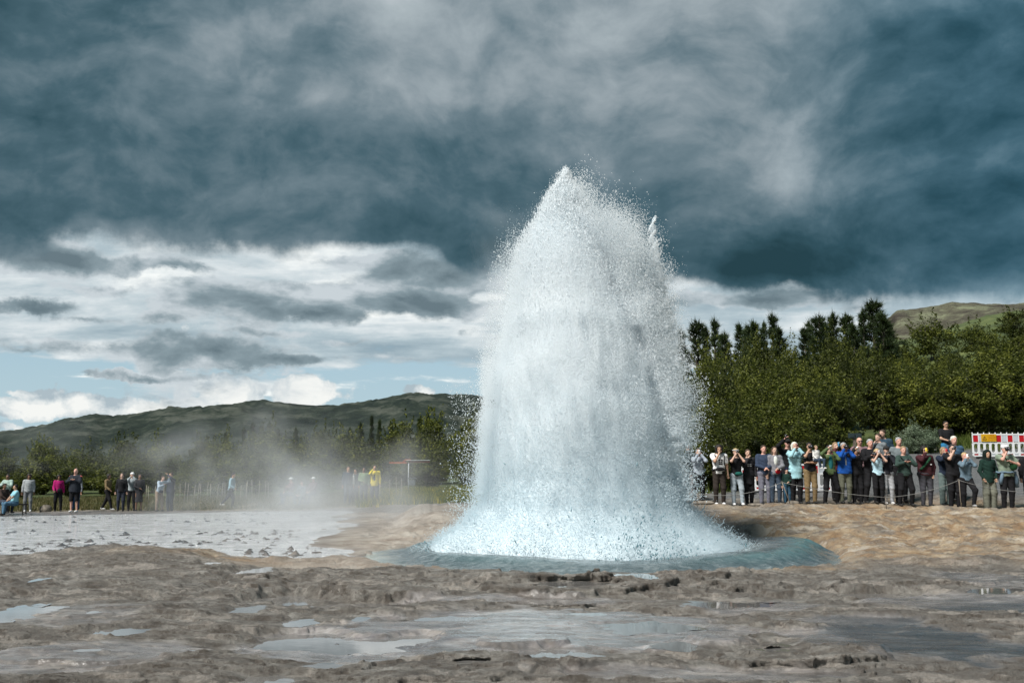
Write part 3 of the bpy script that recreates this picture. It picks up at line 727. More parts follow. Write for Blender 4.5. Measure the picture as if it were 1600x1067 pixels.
def points_obj(name, P, rad, material, parent):
    me = bpy.data.meshes.new(name); me.vertices.add(len(P)); me.vertices.foreach_set('co', np.asarray(P, np.float32).ravel())
    setattr_f(me, 'rad', rad); me.materials.append(material); me.update()
    o = link(name, me, parent)
    ng = bpy.data.node_groups.new(name, 'GeometryNodeTree')
    ng.interface.new_socket('Geometry', in_out='INPUT', socket_type='NodeSocketGeometry'); ng.interface.new_socket('Geometry', in_out='OUTPUT', socket_type='NodeSocketGeometry')
    a = ng.nodes.new('NodeGroupInput'); b = ng.nodes.new('NodeGroupOutput'); p = ng.nodes.new('GeometryNodeMeshToPoints'); na = ng.nodes.new('GeometryNodeInputNamedAttribute'); na.data_type = 'FLOAT'
    na.inputs['Name'].default_value = 'rad'; sm = ng.nodes.new('GeometryNodeSetMaterial'); sm.inputs['Material'].default_value = material
    L = ng.links.new; L(a.outputs[0], p.inputs['Mesh']); L(na.outputs['Attribute'], p.inputs['Radius']); L(p.outputs[0], sm.inputs[0]); L(sm.outputs[0], b.inputs[0])
    md = o.modifiers.new('droplets', 'NODES'); md.node_group = ng
    o['kind'] = 'stuff'
    return o
def spray(nn, zlo, zhi, rlo, spread, rad, zpow=1.0, front=True):
    z = zlo + (zhi - zlo) * NR.rand(nn) ** zpow
    t_ = NR.rand(nn) * 2 * np.pi
    e = grad(z) * rough_edge(t_, z) * (1 + .10 * np.clip(perlin(t_ * 9, z * 1.1), 0, 1))
    e = e * np.clip((GZ[-1] - .12 - z) / .55, .05, 1)
    q = NR.rand(nn)
    r = e * (rlo + (1 - rlo) * q) + np.where(NR.rand(nn) < .5, NR.exponential(1, nn) * spread, -np.abs(NR.randn(nn)) * .05)
    r = np.maximum(r, 0)
    x = gcen(z) - PC[0] + r * np.cos(t_); y = r * np.sin(t_)
    z = z + NR.randn(nn) * .06
    return np.stack([x, y, np.maximum(z, .12)], 1), rad * np.exp(NR.randn(nn) * .45)
A = []; B = []
def put(p): A.append(p[0]); B.append(p[1])
put(spray(380000, .15, 5.2, .90, .04, .0036))
put(spray(380000, 3.0, GZ[-1] - .4, .82, .05, .0036))
put(spray(150000, .3, 5.5, .95, .07, .0038))
put(spray(210000, 5.4, GZ[-1] - .12, .0, .05, .0048))
# outer veil of fine drops, thicker to the right low down and at both shoulders
def veil(nn, row_lo, row_hi, pxl, pxr, dens, rad, side):
    py = row_lo + (row_hi - row_lo) * NR.rand(nn); z = np.array([zrow(p) for p in np.linspace(row_lo, row_hi, 60)])
    z = np.interp(py, np.linspace(row_lo, row_hi, 60), z)
    a = np.interp(py, *pxl); b = np.interp(py, *pxr); q = NR.rand(nn) ** dens
    px = a + (b - a) * q if side > 0 else b - (b - a) * q
    px = px + NR.randn(nn) * 4
    d = GY * math.cos(PITCH) + (z - CAMZ) * math.sin(PITCH)
    x = (px - 800) / F * d
    y = GY + NR.randn(nn) * .9
    clump = perlin(x * 2.2 + 5, z * 2.2) + .6 * perlin(x * 6, z * 6) > -.35 + .6 * (q - .5) + .35 * NR.randn(nn)
    x, y, z = x[clump], y[clump], z[clump]
    return np.stack([x - PC[0], y - PC[1], z], 1), rad * np.exp(NR.randn(len(x)) * .40)
put(veil(170000, 335, 520, ([335, 420, 520], [895, 950, 980]), ([335, 360, 440, 520], [950, 1000, 1040, 1055]), 1.5, .0046, 1))
put(veil(22000, 300, 420, ([300, 420], [890, 975]), ([300, 330, 420], [905, 940, 1010]), 1.4, .0058, 1))
put(veil(26000, 365, 560, ([365, 385, 450, 560], [808, 780, 765, 755]), ([365, 560], [835, 790]), 1.7, .0042, -1))
put(veil(38000, 560, 770, ([560, 770], [752, 746]), ([560, 770], [772, 756]), 1.8, .0042, -1))
put(veil(120000, 480, 700, ([480, 700], [985, 1040]), ([480, 560, 640, 700], [1036, 1062, 1084, 1068]), 2.1, .0044, 1))
put(veil(44000, 520, 780, ([520, 780], [1020, 1055]), ([520, 600, 660, 720, 780], [1050, 1080, 1086, 1076, 1074]), 1.5, .0055, 1))
put(veil(6000, 600, 830, ([600, 830], [705, 700]), ([600, 830], [765, 735]), 2.2, .0055, -1))
P_ = np.concatenate(A); Rd = np.concatenate(B)
points_obj('spray', P_, Rd, M_SPRAY, geyser)
# thin side jet
nj = 42000
py = 342 + 190 * NR.rand(nj) ** 1.1; z = np.array([zrow(p) for p in py]); wj = np.interp(py, [342, 370, 430, 530], [.5, 1.8, 5, 18])
cxj = np.interp(py, [342, 370, 400, 450, 530], [1020, 1019, 1024, 1031, 1040]) + 2.5 * np.sin(py * .35)
px = cxj + NR.randn(nj) * wj * .5
x = (px - 800) / F * (GY * math.cos(PITCH) + (z - CAMZ) * math.sin(PITCH))
points_obj('side_jet', np.stack([x - PC[0], NR.randn(nj) * .12, z], 1), .0055 * np.exp(NR.randn(nj) * .45), M_SPRAY, geyser)

def shards(name, P, D, ln, wd, material, parent):
    """thin stretched drops along direction D (6 verts, 8 tris each)"""
    k = len(P); D = D / np.linalg.norm(D, axis=1)[:, None]
    a = np.cross(D, NR.randn(k, 3)); a /= np.linalg.norm(a, axis=1)[:, None]; b = np.cross(D, a)
    v = np.stack([P + D * ln[:, None], P - D * ln[:, None] * .8, P + a * wd[:, None], P - a * wd[:, None], P + b * wd[:, None], P - b * wd[:, None]], 1).reshape(-1, 3)
    base = np.array([[0, 2, 4], [0, 4, 3], [0, 3, 5], [0, 5, 2], [1, 4, 2], [1, 3, 4], [1, 5, 3], [1, 2, 5]])
    f = (np.arange(k)[:, None, None] * 6 + base[None]).reshape(-1, 3)
    o = link(name, npmesh(name, v, f, material, True), parent); o['kind'] = 'stuff'; return o
def skirt(nn, zlo, zhi, out=.04, zp=1.0):
    z = zlo + (zhi - zlo) * NR.rand(nn) ** zp; t_ = NR.rand(nn) * 2 * np.pi
    e = grad(z) * rough_edge(t_, z)
    r = e * (.86 + .14 * NR.rand(nn)) + NR.exponential(out, nn)
    P = np.stack([gcen(z) - PC[0] + r * np.cos(t_), r * np.sin(t_), z], 1)
    D = np.stack([np.cos(t_) * .8, np.sin(t_) * .8, .4 + 1.6 * NR.rand(nn)], 1) + NR.randn(nn, 3) * .35
    return P, D
P, D = skirt(46000, .12, 2.8, .05, 1.6)
shards('splash', P, D, .018 * np.exp(NR.randn(len(P)) * .6), .0045 * np.exp(NR.randn(len(P)) * .3), M_SPRAY, geyser)
P, D = skirt(16000, .12, 2.0, .02, 2.0)
t0 = np.arctan2(P[:, 1], P[:, 0]); kp = (NR.rand(len(P)) < .6 * (.03 + np.exp(-((t0 + 1.32) / .26) ** 2) * sstep(-P[:, 2], -1.5, -.4)))
P, D = P[kp], D[kp]
shards('clear_splash', P * np.array([1.01, 1.01, 1]), D, .030 * np.exp(NR.randn(len(P)) * .5), .011 * np.exp(NR.randn(len(P)) * .3), M_TEAL, geyser)
kk = 5200; z_ = 4.6 + (GZ[-1] - 4.78) * NR.rand(kk) ** .7; t_ = NR.rand(kk) * 6.283; r_ = grad(z_) * (.8 + .3 * NR.rand(kk)) * np.clip((GZ[-1] - .1 - z_) / .55, .05, 1) + .02
P = np.stack([gcen(z_) - PC[0] + r_ * np.cos(t_), r_ * np.sin(t_), z_ + .1], 1); D = np.stack([NR.randn(kk) * .12, NR.randn(kk) * .12, np.ones(kk)], 1) + np.stack([np.cos(t_), np.sin(t_), 0 * t_], 1) * .22
shards('upward_jets', P, D, .045 * np.exp(NR.randn(kk) * .5), .009 * np.exp(NR.randn(kk) * .3), M_SPRAY, geyser)
# flung tongues of water at the left edge and low right edge
def tongue(px, py, dx, dy, w):
    z = zrow(py); x = at(px, GY, z); z2 = zrow(py + dy); x2 = at(px + dx, GY, z2); k_ = 7
    pts = []; rad = []
    for i in range(k_):
        a = i / (k_ - 1); pts.append((x + (x2 - x) * a + R.gauss(0, .012) - PC[0], -.3 + R.gauss(0, .02), z + (z2 - z) * a - .10 * a * (1 - a))); rad.append(w * (.25 + 1.0 * (1 - a) + .25 * R.random()) * .5)
    MB().tube(pts, rad, 6).build('flung_water', M_SPRAY, geyser)
for a in [(752, 742, -14, -9, .05), (756, 760, -10, 4, .04), (750, 735, -6, -16, .03), (733, 812, -6, -18, .05), (735, 815, -3, -30, .02), (728, 818, -12, -12, .04), (745, 700, -10, -8, .03), (716, 830, -14, -8, .035),
          (700, 842, -18, -10, .03), (742, 775, -9, -12, .03), (1090, 800, 8, -14, .03), (1104, 812, 9, -12, .03), (1118, 822, 10, -13, .03), (1130, 832, 10, -12, .03), (1075, 785, 8, -15, .03), (1145, 842, 12, -10, .025),
          (690, 850, -20, -4, .03), (672, 856, -22, -6, .03), (1090, 742, 7, -10, .03), (1085, 760, 8, -9, .03)]:
    tongue(*a)

# ------------------------------------------------------------------ steam drifting over the left flats
def steam(name, label, box, blobs, dens, scale, seed):
    (x0, x1), (y0, y1), (z0, z1) = box
    mb = MB().box(((x0 + x1) / 2, (y0 + y1) / 2, (z0 + z1) / 2), (x1 - x0, y1 - y0, z1 - z0))
    m = bpy.data.materials.new(name); m.use_nodes = True; k = N(m.node_tree)
    for x in list(m.node_tree.nodes): m.node_tree.nodes.remove(x)
    P = k.new('ShaderNodeTexCoord').outputs['Object']
    g_ = None
    no = k.noise(k.mapping(P, loc=(seed, 0, 0)), scale, 4, .6, .6)
    Pw = k.vm('ADD', P, k.vm('SCALE', k.vm('SUBTRACT', k.noise(P, .18, 3, .6, color=True), (.5, .5, .5)), scale=5.0))
    for (c_, r_, w_) in blobs:
        mp = k.mapping(Pw, (-c_[0] / r_[0], -c_[1] / r_[1], -c_[2] / r_[2]), (0, 0, 0), (1 / r_[0], 1 / r_[1], 1 / r_[2]))
        gr_ = k.new('ShaderNodeTexGradient', gradient_type='SPHERICAL'); k.link(mp, gr_.inputs[0])
        q_ = k.m('MULTIPLY', gr_.outputs['Fac'], w_)
        g_ = q_ if g_ is None else k.add(g_, q_)
    d_ = k.m('MULTIPLY', k.m('MULTIPLY', g_, k.ss(no, .40, .72)), dens)
    v = k.new('ShaderNodeVolumePrincipled'); v.inputs['Color'].default_value = (.93, .95, .97, 1); v.inputs['Anisotropy'].default_value = .2
    k.link(d_, v.inputs['Density'])
    o = k.new('ShaderNodeOutputMaterial'); k.nt.links.new(v.outputs[0], o.inputs['Volume'])
    ob = mb.build(name, m, None, False)
    props(ob, label, 'steam', kind='stuff')
    return ob
def P3(px, py, Y_):
    z = CAMZ + (750 - py) * Y_ / F; return (at(px, Y_, z), Y_, z)
steam('steam', 'white steam drifting low across the wet flats left of the geyser', ((-24, -0.9), (26, 44), (-.3, 7)),
      [(P3(450, 780, 34), (5, 7, 1.8), 1.2), (P3(520, 830, 28), (4, 4, 1.4), 1.5), (P3(265, 712, 42), (3.0, 4, 1.4), .75), (P3(430, 715, 40), (6, 5, 2.0), .55), (P3(560, 740, 36), (4, 5, 2.0), .8),
       (P3(660, 730, 36), (2.6, 4, 1.6), .55), (P3(60, 715, 42), (4, 4, 1.6), .45), (P3(640, 800, 33), (3, 5, 1.0), .5)], .25, .35, 3)

ob = steam('mist', 'fine mist', ((-1.6, 4.4), (18.2, 25.4), (.4, 8.6)), [((1.55, 21.8, 3.4), (2.6, 2.7, 3.8), 1.0), ((1.35, 21.8, 5.2), (1.5, 1.7, 2.8), .8), ((1.5, 21.8, 2.0), (2.8, 2.9, 2.4), .8)], .7, .8, 5)
ob.parent = geyser; ob.location = (-PC[0], -PC[1], 0)
for k_ in ('label', 'category'): del ob[k_]
# ------------------------------------------------------------------ vegetation
def leaf_mat(name, stops, trans=.3):
    m = bpy.data.materials.new(name); m.use_nodes = True; k = N(m.node_tree)
    for x in list(m.node_tree.nodes): m.node_tree.nodes.remove(x)
    oi = k.new('ShaderNodeObjectInfo')
    v = k.add(k.attr('tone'), k.m('MULTIPLY', k.m('SUBTRACT', oi.outputs['Random'], .5), .42))
    c_ = k.ramp(v, stops)
    d = k.new('ShaderNodeBsdfPrincipled'); k.link(c_, d.inputs['Base Color']); d.inputs['Roughness'].default_value = .6; d.inputs['Specular IOR Level'].default_value = .25
    t_ = k.new('ShaderNodeBsdfTranslucent'); k.link(k.mix(.5, c_, (.10, .14, .02)), t_.inputs[0])
    mx = k.new('ShaderNodeMixShader'); mx.inputs[0].default_value = trans
    k.nt.links.new(d.outputs[0], mx.inputs[1]); k.nt.links.new(t_.outputs[0], mx.inputs[2])
    o = k.new('ShaderNodeOutputMaterial'); k.nt.links.new(mx.outputs[0], o.inputs[0]); return m
M_LEAF = leaf_mat('birch_leaf', [(0, (.013, .018, .005)), (.3, (.030, .038, .008)), (.55, (.064, .076, .012)), (.8, (.12, .135, .020)), (1, (.20, .21, .035))])
M_PINE = leaf_mat('pine_needle', [(0, (.012, .022, .010)), (.5, (.032, .052, .018)), (1, (.065, .095, .030))], .12)
M_BARK = mat('bark', (.085, .072, .058), .9, .25, 9)
M_GREYLEAF = leaf_mat('grey_willow_leaf', [(0, (.07, .10, .06)), (.5, (.15, .20, .13)), (1, (.28, .34, .24))], .3)
def leaves(P, size, nrm, tone):
    k = len(P); a = np.cross(nrm, NR.randn(k, 3)); a /= np.linalg.norm(a, axis=1)[:, None] + 1e-9; b = np.cross(nrm, a); b /= np.linalg.norm(b, axis=1)[:, None] + 1e-9
    s = size[:, None]
    v = np.stack([P + a * s, P + b * s * .55, P - a * s, P - b * s * .55], 1).reshape(-1, 3)
    f = np.arange(k * 4).reshape(k, 4)
    return v, f, tone
def leafmesh(name, v, f, tone, m):
    me = npmesh(name, v, f, m, False); setattr_f(me, 'tone', tone, 'FACE'); return me
def birch_mesh(seed, h, w, nleaf, size, bushy):
    rs = np.random.RandomState(seed)
    nc = 75; C = []
    while len(C) < nc:
        q = rs.rand(3) * 2 - 1
        if np.linalg.norm(q) > 1 or np.linalg.norm(q) < .3: continue
        z = (q[2] * .5 + .5)
        lo = .06 if bushy else .22
        k_ = 1 - .45 * max(0, z - .55) / .45 if z > .55 else .75 + .25 * z / .55
        C.append([q[0] * w * .5 * k_ * (1 + .25 * rs.randn() * .5), q[1] * w * .5 * k_ * (1 + .25 * rs.randn() * .5), h * (lo + (1 - lo) * z) * (1 + .04 * rs.randn())])
    C = np.array(C); cr = (.26 + .30 * rs.rand(nc)) * (w / 3.0)
    ci = rs.randint(0, nc, nleaf); q = rs.randn(nleaf, 3); q /= np.linalg.norm(q, axis=1)[:, None]; rad = cr[ci] * (.35 + .75 * rs.rand(nleaf) ** .6)
    P = C[ci] + q * rad[:, None] * np.array([1.0, 1.0, .85])
    # sprigs sticking out
    ns = nleaf // 6; cs = rs.randint(0, nc, ns // 8 + 1); dr = C[cs] - np.array([0, 0, h * .45]); dr /= np.linalg.norm(dr, axis=1)[:, None]; dr[:, 2] += .5
    si = rs.randint(0, len(cs), ns); P[:ns] = C[cs[si]] + dr[si] * (cr[cs[si]] + rs.rand(ns) * .45)[:, None] + rs.randn(ns, 3) * .05
    P[:, 2] = np.maximum(P[:, 2], .05)
    nrm = q + rs.randn(nleaf, 3) * .7 + np.array([0, 0, .5])
    tc_ = rs.rand(nc) ** 1.3 * .5 + .12 * (C[:, 2] / h)
    tone = np.clip(.05 + tc_[ci] + rs.rand(nleaf) * .35, 0, 1)
    v, f, t_ = leaves(P, size * (.6 + .8 * rs.rand(nleaf)), nrm, tone)
    cm = leafmesh('crown', v, f, t_, M_LEAF)
    mb = MB(); stems = 4 if bushy else 2
    for s_ in range(stems):
        a = rs.rand() * 6.28; sp = .35 * w * .5 if bushy else .2
        top = np.array([math.cos(a) * sp, math.sin(a) * sp, h * .8]); pts = [np.array([math.cos(a) * .08, math.sin(a) * .08, -.25])]
        for t2 in (.25, .5, .75, 1): pts.append(top * t2 + rs.randn(3) * .06 * np.array([1, 1, .3]))
        mb.tube(pts, [.055 * h / 4, .045 * h / 4, .034 * h / 4, .022 * h / 4, .008], 5)
    for c_ in C[::2]:
        b_ = np.array([c_[0] * .25, c_[1] * .25, c_[2] * .62]); mid = (b_ + c_) / 2 + rs.randn(3) * .08
        mb.tube([b_, mid, c_], [.022, .014, .005], 4, False)
    return cm, mb.mesh('trunk', M_BARK)
def pine_mesh(seed, h, w):
    rs = np.random.RandomState(seed); mb = MB(); V_ = []; T_ = []
    mb.tube([(0, 0, -.3), (.05 * rs.randn(), 0, h * .5), (0, 0, h * .98)], [.13, .08, .015], 6)
    z = h * .10; PT = []; DR = []
    while z < h * .97:
        k_ = 1 - z / h; L = w * .5 * (k_ ** .75) * (.8 + .4 * rs.rand()); nb = rs.randint(4, 7)
        for b_ in range(nb):
            if rs.rand() < .12: continue
            a = rs.rand() * 6.28; l_ = L * (.6 + .55 * rs.rand()); d = np.array([math.cos(a), math.sin(a), .25 + .35 * rs.rand()]); d /= np.linalg.norm(d)
            e = np.array([0, 0, z]) + d * l_ + np.array([0, 0, .12 * l_]); mb.tube([(0, 0, z), tuple((np.array([0, 0, z]) + e) / 2 - np.array([0, 0, .04])), tuple(e)], [.03, .02, .006], 4, False)
            nt = max(3, int(l_ * 8))
            for i in range(nt):
                t2 = (i + 1) / nt; p = np.array([0, 0, z]) * (1 - t2) + e * t2
                for s_ in range(2 if t2 < .9 else 3):
                    dd = d * .7 + rs.randn(3) * .55 + np.array([0, 0, .65]); dd /= np.linalg.norm(dd); PT.append(p); DR.append(dd)
        z += (.22 + .16 * rs.rand()) * (.55 + k_ * .6)
    for i in range(8): PT.append(np.array([0, 0, h * (.9 + .1 * i / 8)])); DR.append(np.array([rs.randn() * .3, rs.randn() * .3, 1]))
    PT = np.array(PT); DR = np.array(DR); k_ = 9; P = np.repeat(PT, k_, 0); D = np.repeat(DR, k_, 0) ; D = D / np.linalg.norm(D, axis=1)[:, None]
    ln = (.16 + .16 * rs.rand(len(P)))[:, None]; D = D + rs.randn(len(P), 3) * .42; a = np.cross(D, rs.randn(len(P), 3)); a /= np.linalg.norm(a, axis=1)[:, None]
    v = np.stack([P - a * .022, P + a * .022, P + D * ln], 1).reshape(-1, 3); f = np.arange(len(v)).reshape(-1, 3)
    me = leafmesh('crown', v, f, np.clip(rs.rand(len(P)) * .6 + np.repeat(rs.rand(len(PT)), k_) * .4, 0, 1), M_PINE)
    return me, mb.mesh('trunk', M_BARK)
BIRCH = [birch_mesh(i, 4.0, w_, 15000, .060, i % 2 == 0) for i, w_ in enumerate([3.4, 3.0, 3.8, 2.8, 3.2, 3.5])]
FARB = [birch_mesh(20 + i, 4.0, w_, 5200, .105, True) for i, w_ in enumerate([4.2, 3.6, 3.0])]
PINE = [pine_mesh(40 + i, 6.0, w_) for i, w_ in enumerate([2.6, 3.2, 2.2])]
MARKS_R = [(1077, 'the splash edge'), (1125, 'the printed white t-shirt'), (1160, 'the headband woman'), (1196, 'the navy sweater'), (1245, 'the light blue sweatshirt'), (1275, 'the toddler'), (1322, 'the bright blue jacket'), (1374, 'the pale blue tank top'), (1415, 'the dark green sweater'), (1449, 'the maroon sweatshirt'), (1485, 'the man standing higher'), (1512, 'the raised foot'), (1548, 'the hooded parka'), (1576, 'the white cap'), (1610, 'the right picture edge')]
MARKS_L = [(0, 'the left picture edge'), (42, 'the grey sweater'), (89, 'the magenta jacket'), (115, 'the bald man'), (167, 'the striding tan jacket'), (204, 'the white cap'), (265, 'the navy jacket'), (310, 'the stake fence'), (360, 'the running woman'), (410, 'the right end of the stakes'), (471, 'the seated three'), (543, 'the white sleeved vest'), (585, 'the yellow raincoat'), (640, 'the orange boom'), (700, 'the grassy bank'), (750, 'the left splash edge')]
_used = set()
def whereabouts(lab, x, Y_, z, h):
    px = px_of(x, Y_, z)[0]
    if px < -10 or px > 1612: lab = lab.replace(' birch', ' birch by the frame edge')
    mk = MARKS_R if px > 900 else MARKS_L
    m_ = min(mk, key=lambda q: abs(q[0] - px)); c_ = [' above ' + m_[1]] if abs(m_[0] - px) < 8 else []
    c_ += [' just left of ' + m_[1], ' left of ' + m_[1]] if px < m_[0] else [' just right of ' + m_[1], ' right of ' + m_[1]]
    for w_ in ('', 'taller ', 'lower ', 'fuller ', 'slimmer '):
        for q in c_:
            t_ = w_ + lab + q
            if t_ not in _used and (w_ == '' or (w_ == 'taller ' and h > 3.6) or (w_ == 'lower ' and h < 3.6)): _used.add(t_); return t_
    return lab
def tree(kind, mesh, x, y, h, base_h, wsc, label, group, cat='tree'):
    z = float(macro(x, y)) if y > 70 else H(x, y)
    o = empty(kind, (x, y, z - .05), R.random() * 6.28)
    s = h / base_h; o.scale = (s * wsc, s * wsc, s)
    link('crown', mesh[0], o); link('trunk', mesh[1], o)
    if group: label = whereabouts(label, x, y, z, h)
    return props(o, label, cat, group)
def gpos(px, Y_):
    z = .5
    for _ in range(3):
        x = at(px, Y_, z); z = float(macro(x, Y_))
    return x, z
# right wood, rows climbing the slope
topline = lambda px: np.interp(px, [1040, 1080, 1130, 1200, 1240, 1300, 1360, 1400, 1450, 1500, 1560, 1620, 1800], [590, 560, 552, 538, 548, 532, 540, 532, 520, 528, 536, 536, 530])
for ri, (Y_, frac, gap_) in enumerate([(36.5, .42, 1.9), (39.5, .56, 2.0), (43.5, .70, 2.1), (49, .80, 2.2), (57, .90, 2.4), (67, .97, 2.6), (80, 1.0, 3.2)]):
    xa, _ = gpos(1062 if Y_ < 40 else 1045, Y_); xb, _ = gpos(1690, Y_)
    x = xa
    while x < xb:
        px = px_of(x, Y_, float(macro(x, Y_)))[0]
        lim = np.interp(px, [1090, 1200, 1290, 1330, 1420, 1700], [35.2, 36, 41, 43.5, 45.5, 47])
        yy = Y_ + R.uniform(-1.2, 1.2)
        if yy > lim:
            z = float(macro(x, yy)); tp = 750 - (750 - topline(px)) * frac + R.uniform(-14, 10)
            h = CAMZ + (750 - tp) * yy / F - z
            h = max(1.5, min(h * .92, 7.0) - (1.7 if px > 1390 and Y_ > 45 else 0)); i = R.randrange(6)
            lab = {0: 'front olive birch bush of the right wood', 1: 'second row olive birch', 2: 'middle olive birch', 3: 'middle olive birch'}.get(ri, 'upper slope olive birch')
            tree('birch_tree', BIRCH[i], x, yy, h, 4.0, min(1.5, max(.8, 3.6 / h)), lab, ['front birches of the right wood', 'second row birches of the right wood', 'middle birches of the right wood', 'middle birches of the right wood'][ri] if ri < 4 else 'birches high on the right slope')
        x += gap_ * R.uniform(.75, 1.25)
        if px > 1622: break
PN = [(1068, 516, .7), (1092, 502, 1.1), (1106, 512, .9), (1121, 499, 1.1), (1136, 520, .9), (1161, 508, .9), (1171, 510, .7), (1183, 503, 1), (1198, 505, .8), (1212, 491, 1.1), (1222, 512, .8),
      (1262, 514, 1), (1270, 503, 1), (1286, 493, 1.1), (1296, 505, .9), (1308, 489, .8), (1329, 492, 1), (1340, 508, 1), (1355, 484, .9), (1371, 470, 1.35), (1386, 490, 1.1), (1396, 505, .9)]
for i, (px, top, w_) in enumerate(PN):
    Y_ = 84 + R.uniform(-5, 6); x, z = gpos(px, Y_); h = CAMZ + (750 - top) * Y_ / F * 1.01 - z
    big_ = i == 20
    tree('pine_tree', PINE[i % 3], x, Y_, h, 6.0, w_ * R.uniform(1.0, 1.5) * 6 / max(h, 4), 'tallest skyline pine beside the bare rocky hill' if big_ else 'dark skyline pine', 'pines on the right skyline')
for i, (px, Y_, h, lab) in enumerate([(1457, 190, 7, 'round dark bush alone high on the green slope below the rocky hill'), (1588, 185, 5.5, 'dark bush high on the green slope at the right edge'), (1405, 150, 6, 'dark bush beside the pines at the left end of the green slope'), (1525, 170, 5, 'small dark bush in the middle of the green slope')]):
    x, z = gpos(px, Y_)
    for q in range(1):
        tree('hillside_bush', FARB[i % 3], x, Y_, h, 4.0, 1.3, lab, None, 'bush')
for i in range(16):
    px = R.uniform(1395, 1640); Y_ = R.uniform(105, 160); x, z = gpos(px, Y_)
    tree('slope_bush', FARB[i % 3], x, Y_, R.uniform(2.2, 4.2), 4.0, 1.1, 'scattered green slope bush', 'scattered bushes on the green slope', 'bush')
# left belt of trees behind the flats
ltop = lambda px: np.interp(px, [-80, 0, 60, 130, 200, 280, 340, 420, 480, 560, 590, 650, 700, 760, 900], [704, 704, 698, 700, 694, 700, 690, 672, 680, 674, 662, 664, 655, 648, 640])
for ri, (Y_, frac, gap_) in enumerate([(60, .35, 2.4), (68, .6, 2.7), (78, .85, 3.1), (92, 1.0, 3.8)]):
    xa, _ = gpos(-110, Y_); xb, _ = gpos(790, Y_); x = xa + 3
    while x < xb:
        yy = Y_ + R.uniform(-2, 2); px = px_of(x, yy, 1)[0]; z = float(macro(x, yy))
        tp = 752 - (752 - ltop(px)) * frac + R.uniform(-7, 6); h = max(1.3, CAMZ + (750 - tp) * yy / F - z)
        tree('willow_bush' if ri < 2 else 'birch_tree', FARB[R.randrange(3)], x, yy, h, 4.0, max(.8, 3.4 / h * (1 if ri else .8)), ['front low willow bush', 'second row willow bush', 'hazy middle belt birch', 'tall hazy back belt birch'][ri],
             ['front bushes of the left belt', 'second row bushes of the left belt', 'middle trees of the left belt', 'back trees of the left belt'][ri], 'bush' if ri < 2 else 'tree')
        x += gap_ * R.uniform(.7, 1.3)
for i, (px, top) in enumerate([(378, 668), (392, 660), (405, 664), (418, 658), (432, 668), (350, 676), (545, 668), (562, 660), (579, 650), (592, 655), (655, 652), (668, 646), (460, 668), (610, 660), (500, 672), (320, 680)]):
    Y_ = 100 + R.uniform(-3, 5); x, z = gpos(px, Y_); h = CAMZ + (750 - top) * Y_ / F - z
    tree('spruce_tree', PINE[i % 3], x, Y_, h, 6.0, .55 * 6 / h, 'slim conifer against the lava hill', 'slim conifers above the left belt')
for i, (px, Y_, h) in enumerate([(1505, 50, 4.3), (1545, 49, 4.6), (1588, 50, 4.4), (1625, 49, 4.8), (1470, 52, 4.2), (1565, 54, 5.0), (1420, 50, 4.2)]):
    x, z = gpos(px, Y_); tree('birch_tree', BIRCH[i % 6], x, Y_, h * .76, 4.0, 1.3, 'broad olive birch', 'middle birches of the right wood')
# pale grey green willow shrub behind the crowd
for i, (px, Y_, h) in enumerate([(1432, 44.5, 1.25), (1455, 44.8, .95)]):
    x, z = gpos(px, Y_); m_ = BIRCH[i][0].copy(); m_.materials.clear(); m_.materials.append(M_GREYLEAF)
    tree('willow_shrub', (m_, BIRCH[i][1]), x, Y_, h, 4.0, 1.4, ['large silvery green willow shrub behind the man in a dark shirt with a yellow phone', 'smaller silvery green willow shrub right of the larger one at the gravel edge'][i], None, 'shrub')
# grass along the verges
def grass(name, label, nn, px0, px1, y0, y1, hh, stops, flowers=0, dens=None):
    Yv = y0 + (y1 - y0) * NR.rand(nn); pxv = px0 + (px1 - px0) * NR.rand(nn); x = (pxv - 800) / F * Yv
    z = zones(x, Yv); keep_ = NR.rand(nn) < np.clip(z['green'] + z['dry'] * .35, 0, 1) * (perlin(x * .8, Yv * .8) > -.35)
    x, Yv = x[keep_], Yv[keep_]; zz_ = height(x, Yv, True)
    k_ = len(x); l_ = hh * (.5 + NR.rand(k_)); w_ = .012 + .02 * NR.rand(k_); a = NR.rand(k_) * 3.14; le = NR.randn(k_, 2) * .3 * l_[:, None]
    P = np.stack([x, Yv, zz_ - .02], 1); A_ = np.stack([np.cos(a) * w_, np.sin(a) * w_, 0 * a], 1); T_ = P + np.stack([le[:, 0], le[:, 1], l_], 1)
    v = np.stack([P - A_, P + A_, T_], 1).reshape(-1, 3); f = np.arange(len(v)).reshape(-1, 3)
    me = leafmesh(name, v, f, NR.rand(k_), leaf_mat(name, stops, .3))
    props(link(name, me), label, 'grass', kind='stuff')
grass('grass', 'green grass and yellow flowers on the bank left of the geyser', 60000, 560, 790, 42, 60, .28, [(0, (.05, .08, .015)), (.5, (.09, .13, .03)), (.80, (.13, .16, .04)), (.86, (.45, .38, .03)), (1, (.5, .42, .04))])
grass('dry_grass', 'brown and green grass strip behind the left visitors', 60000, -60, 600, 47, 59, .20, [(0, (.06, .07, .02)), (.4, (.12, .11, .04)), (.8, (.20, .17, .09)), (1, (.27, .23, .14))])
grass('grass', 'green grass at the foot of the right wood', 45000, 1060, 1640, 34.5, 50, .35, [(0, (.04, .065, .012)), (.6, (.08, .11, .02)), (1, (.14, .17, .04))])

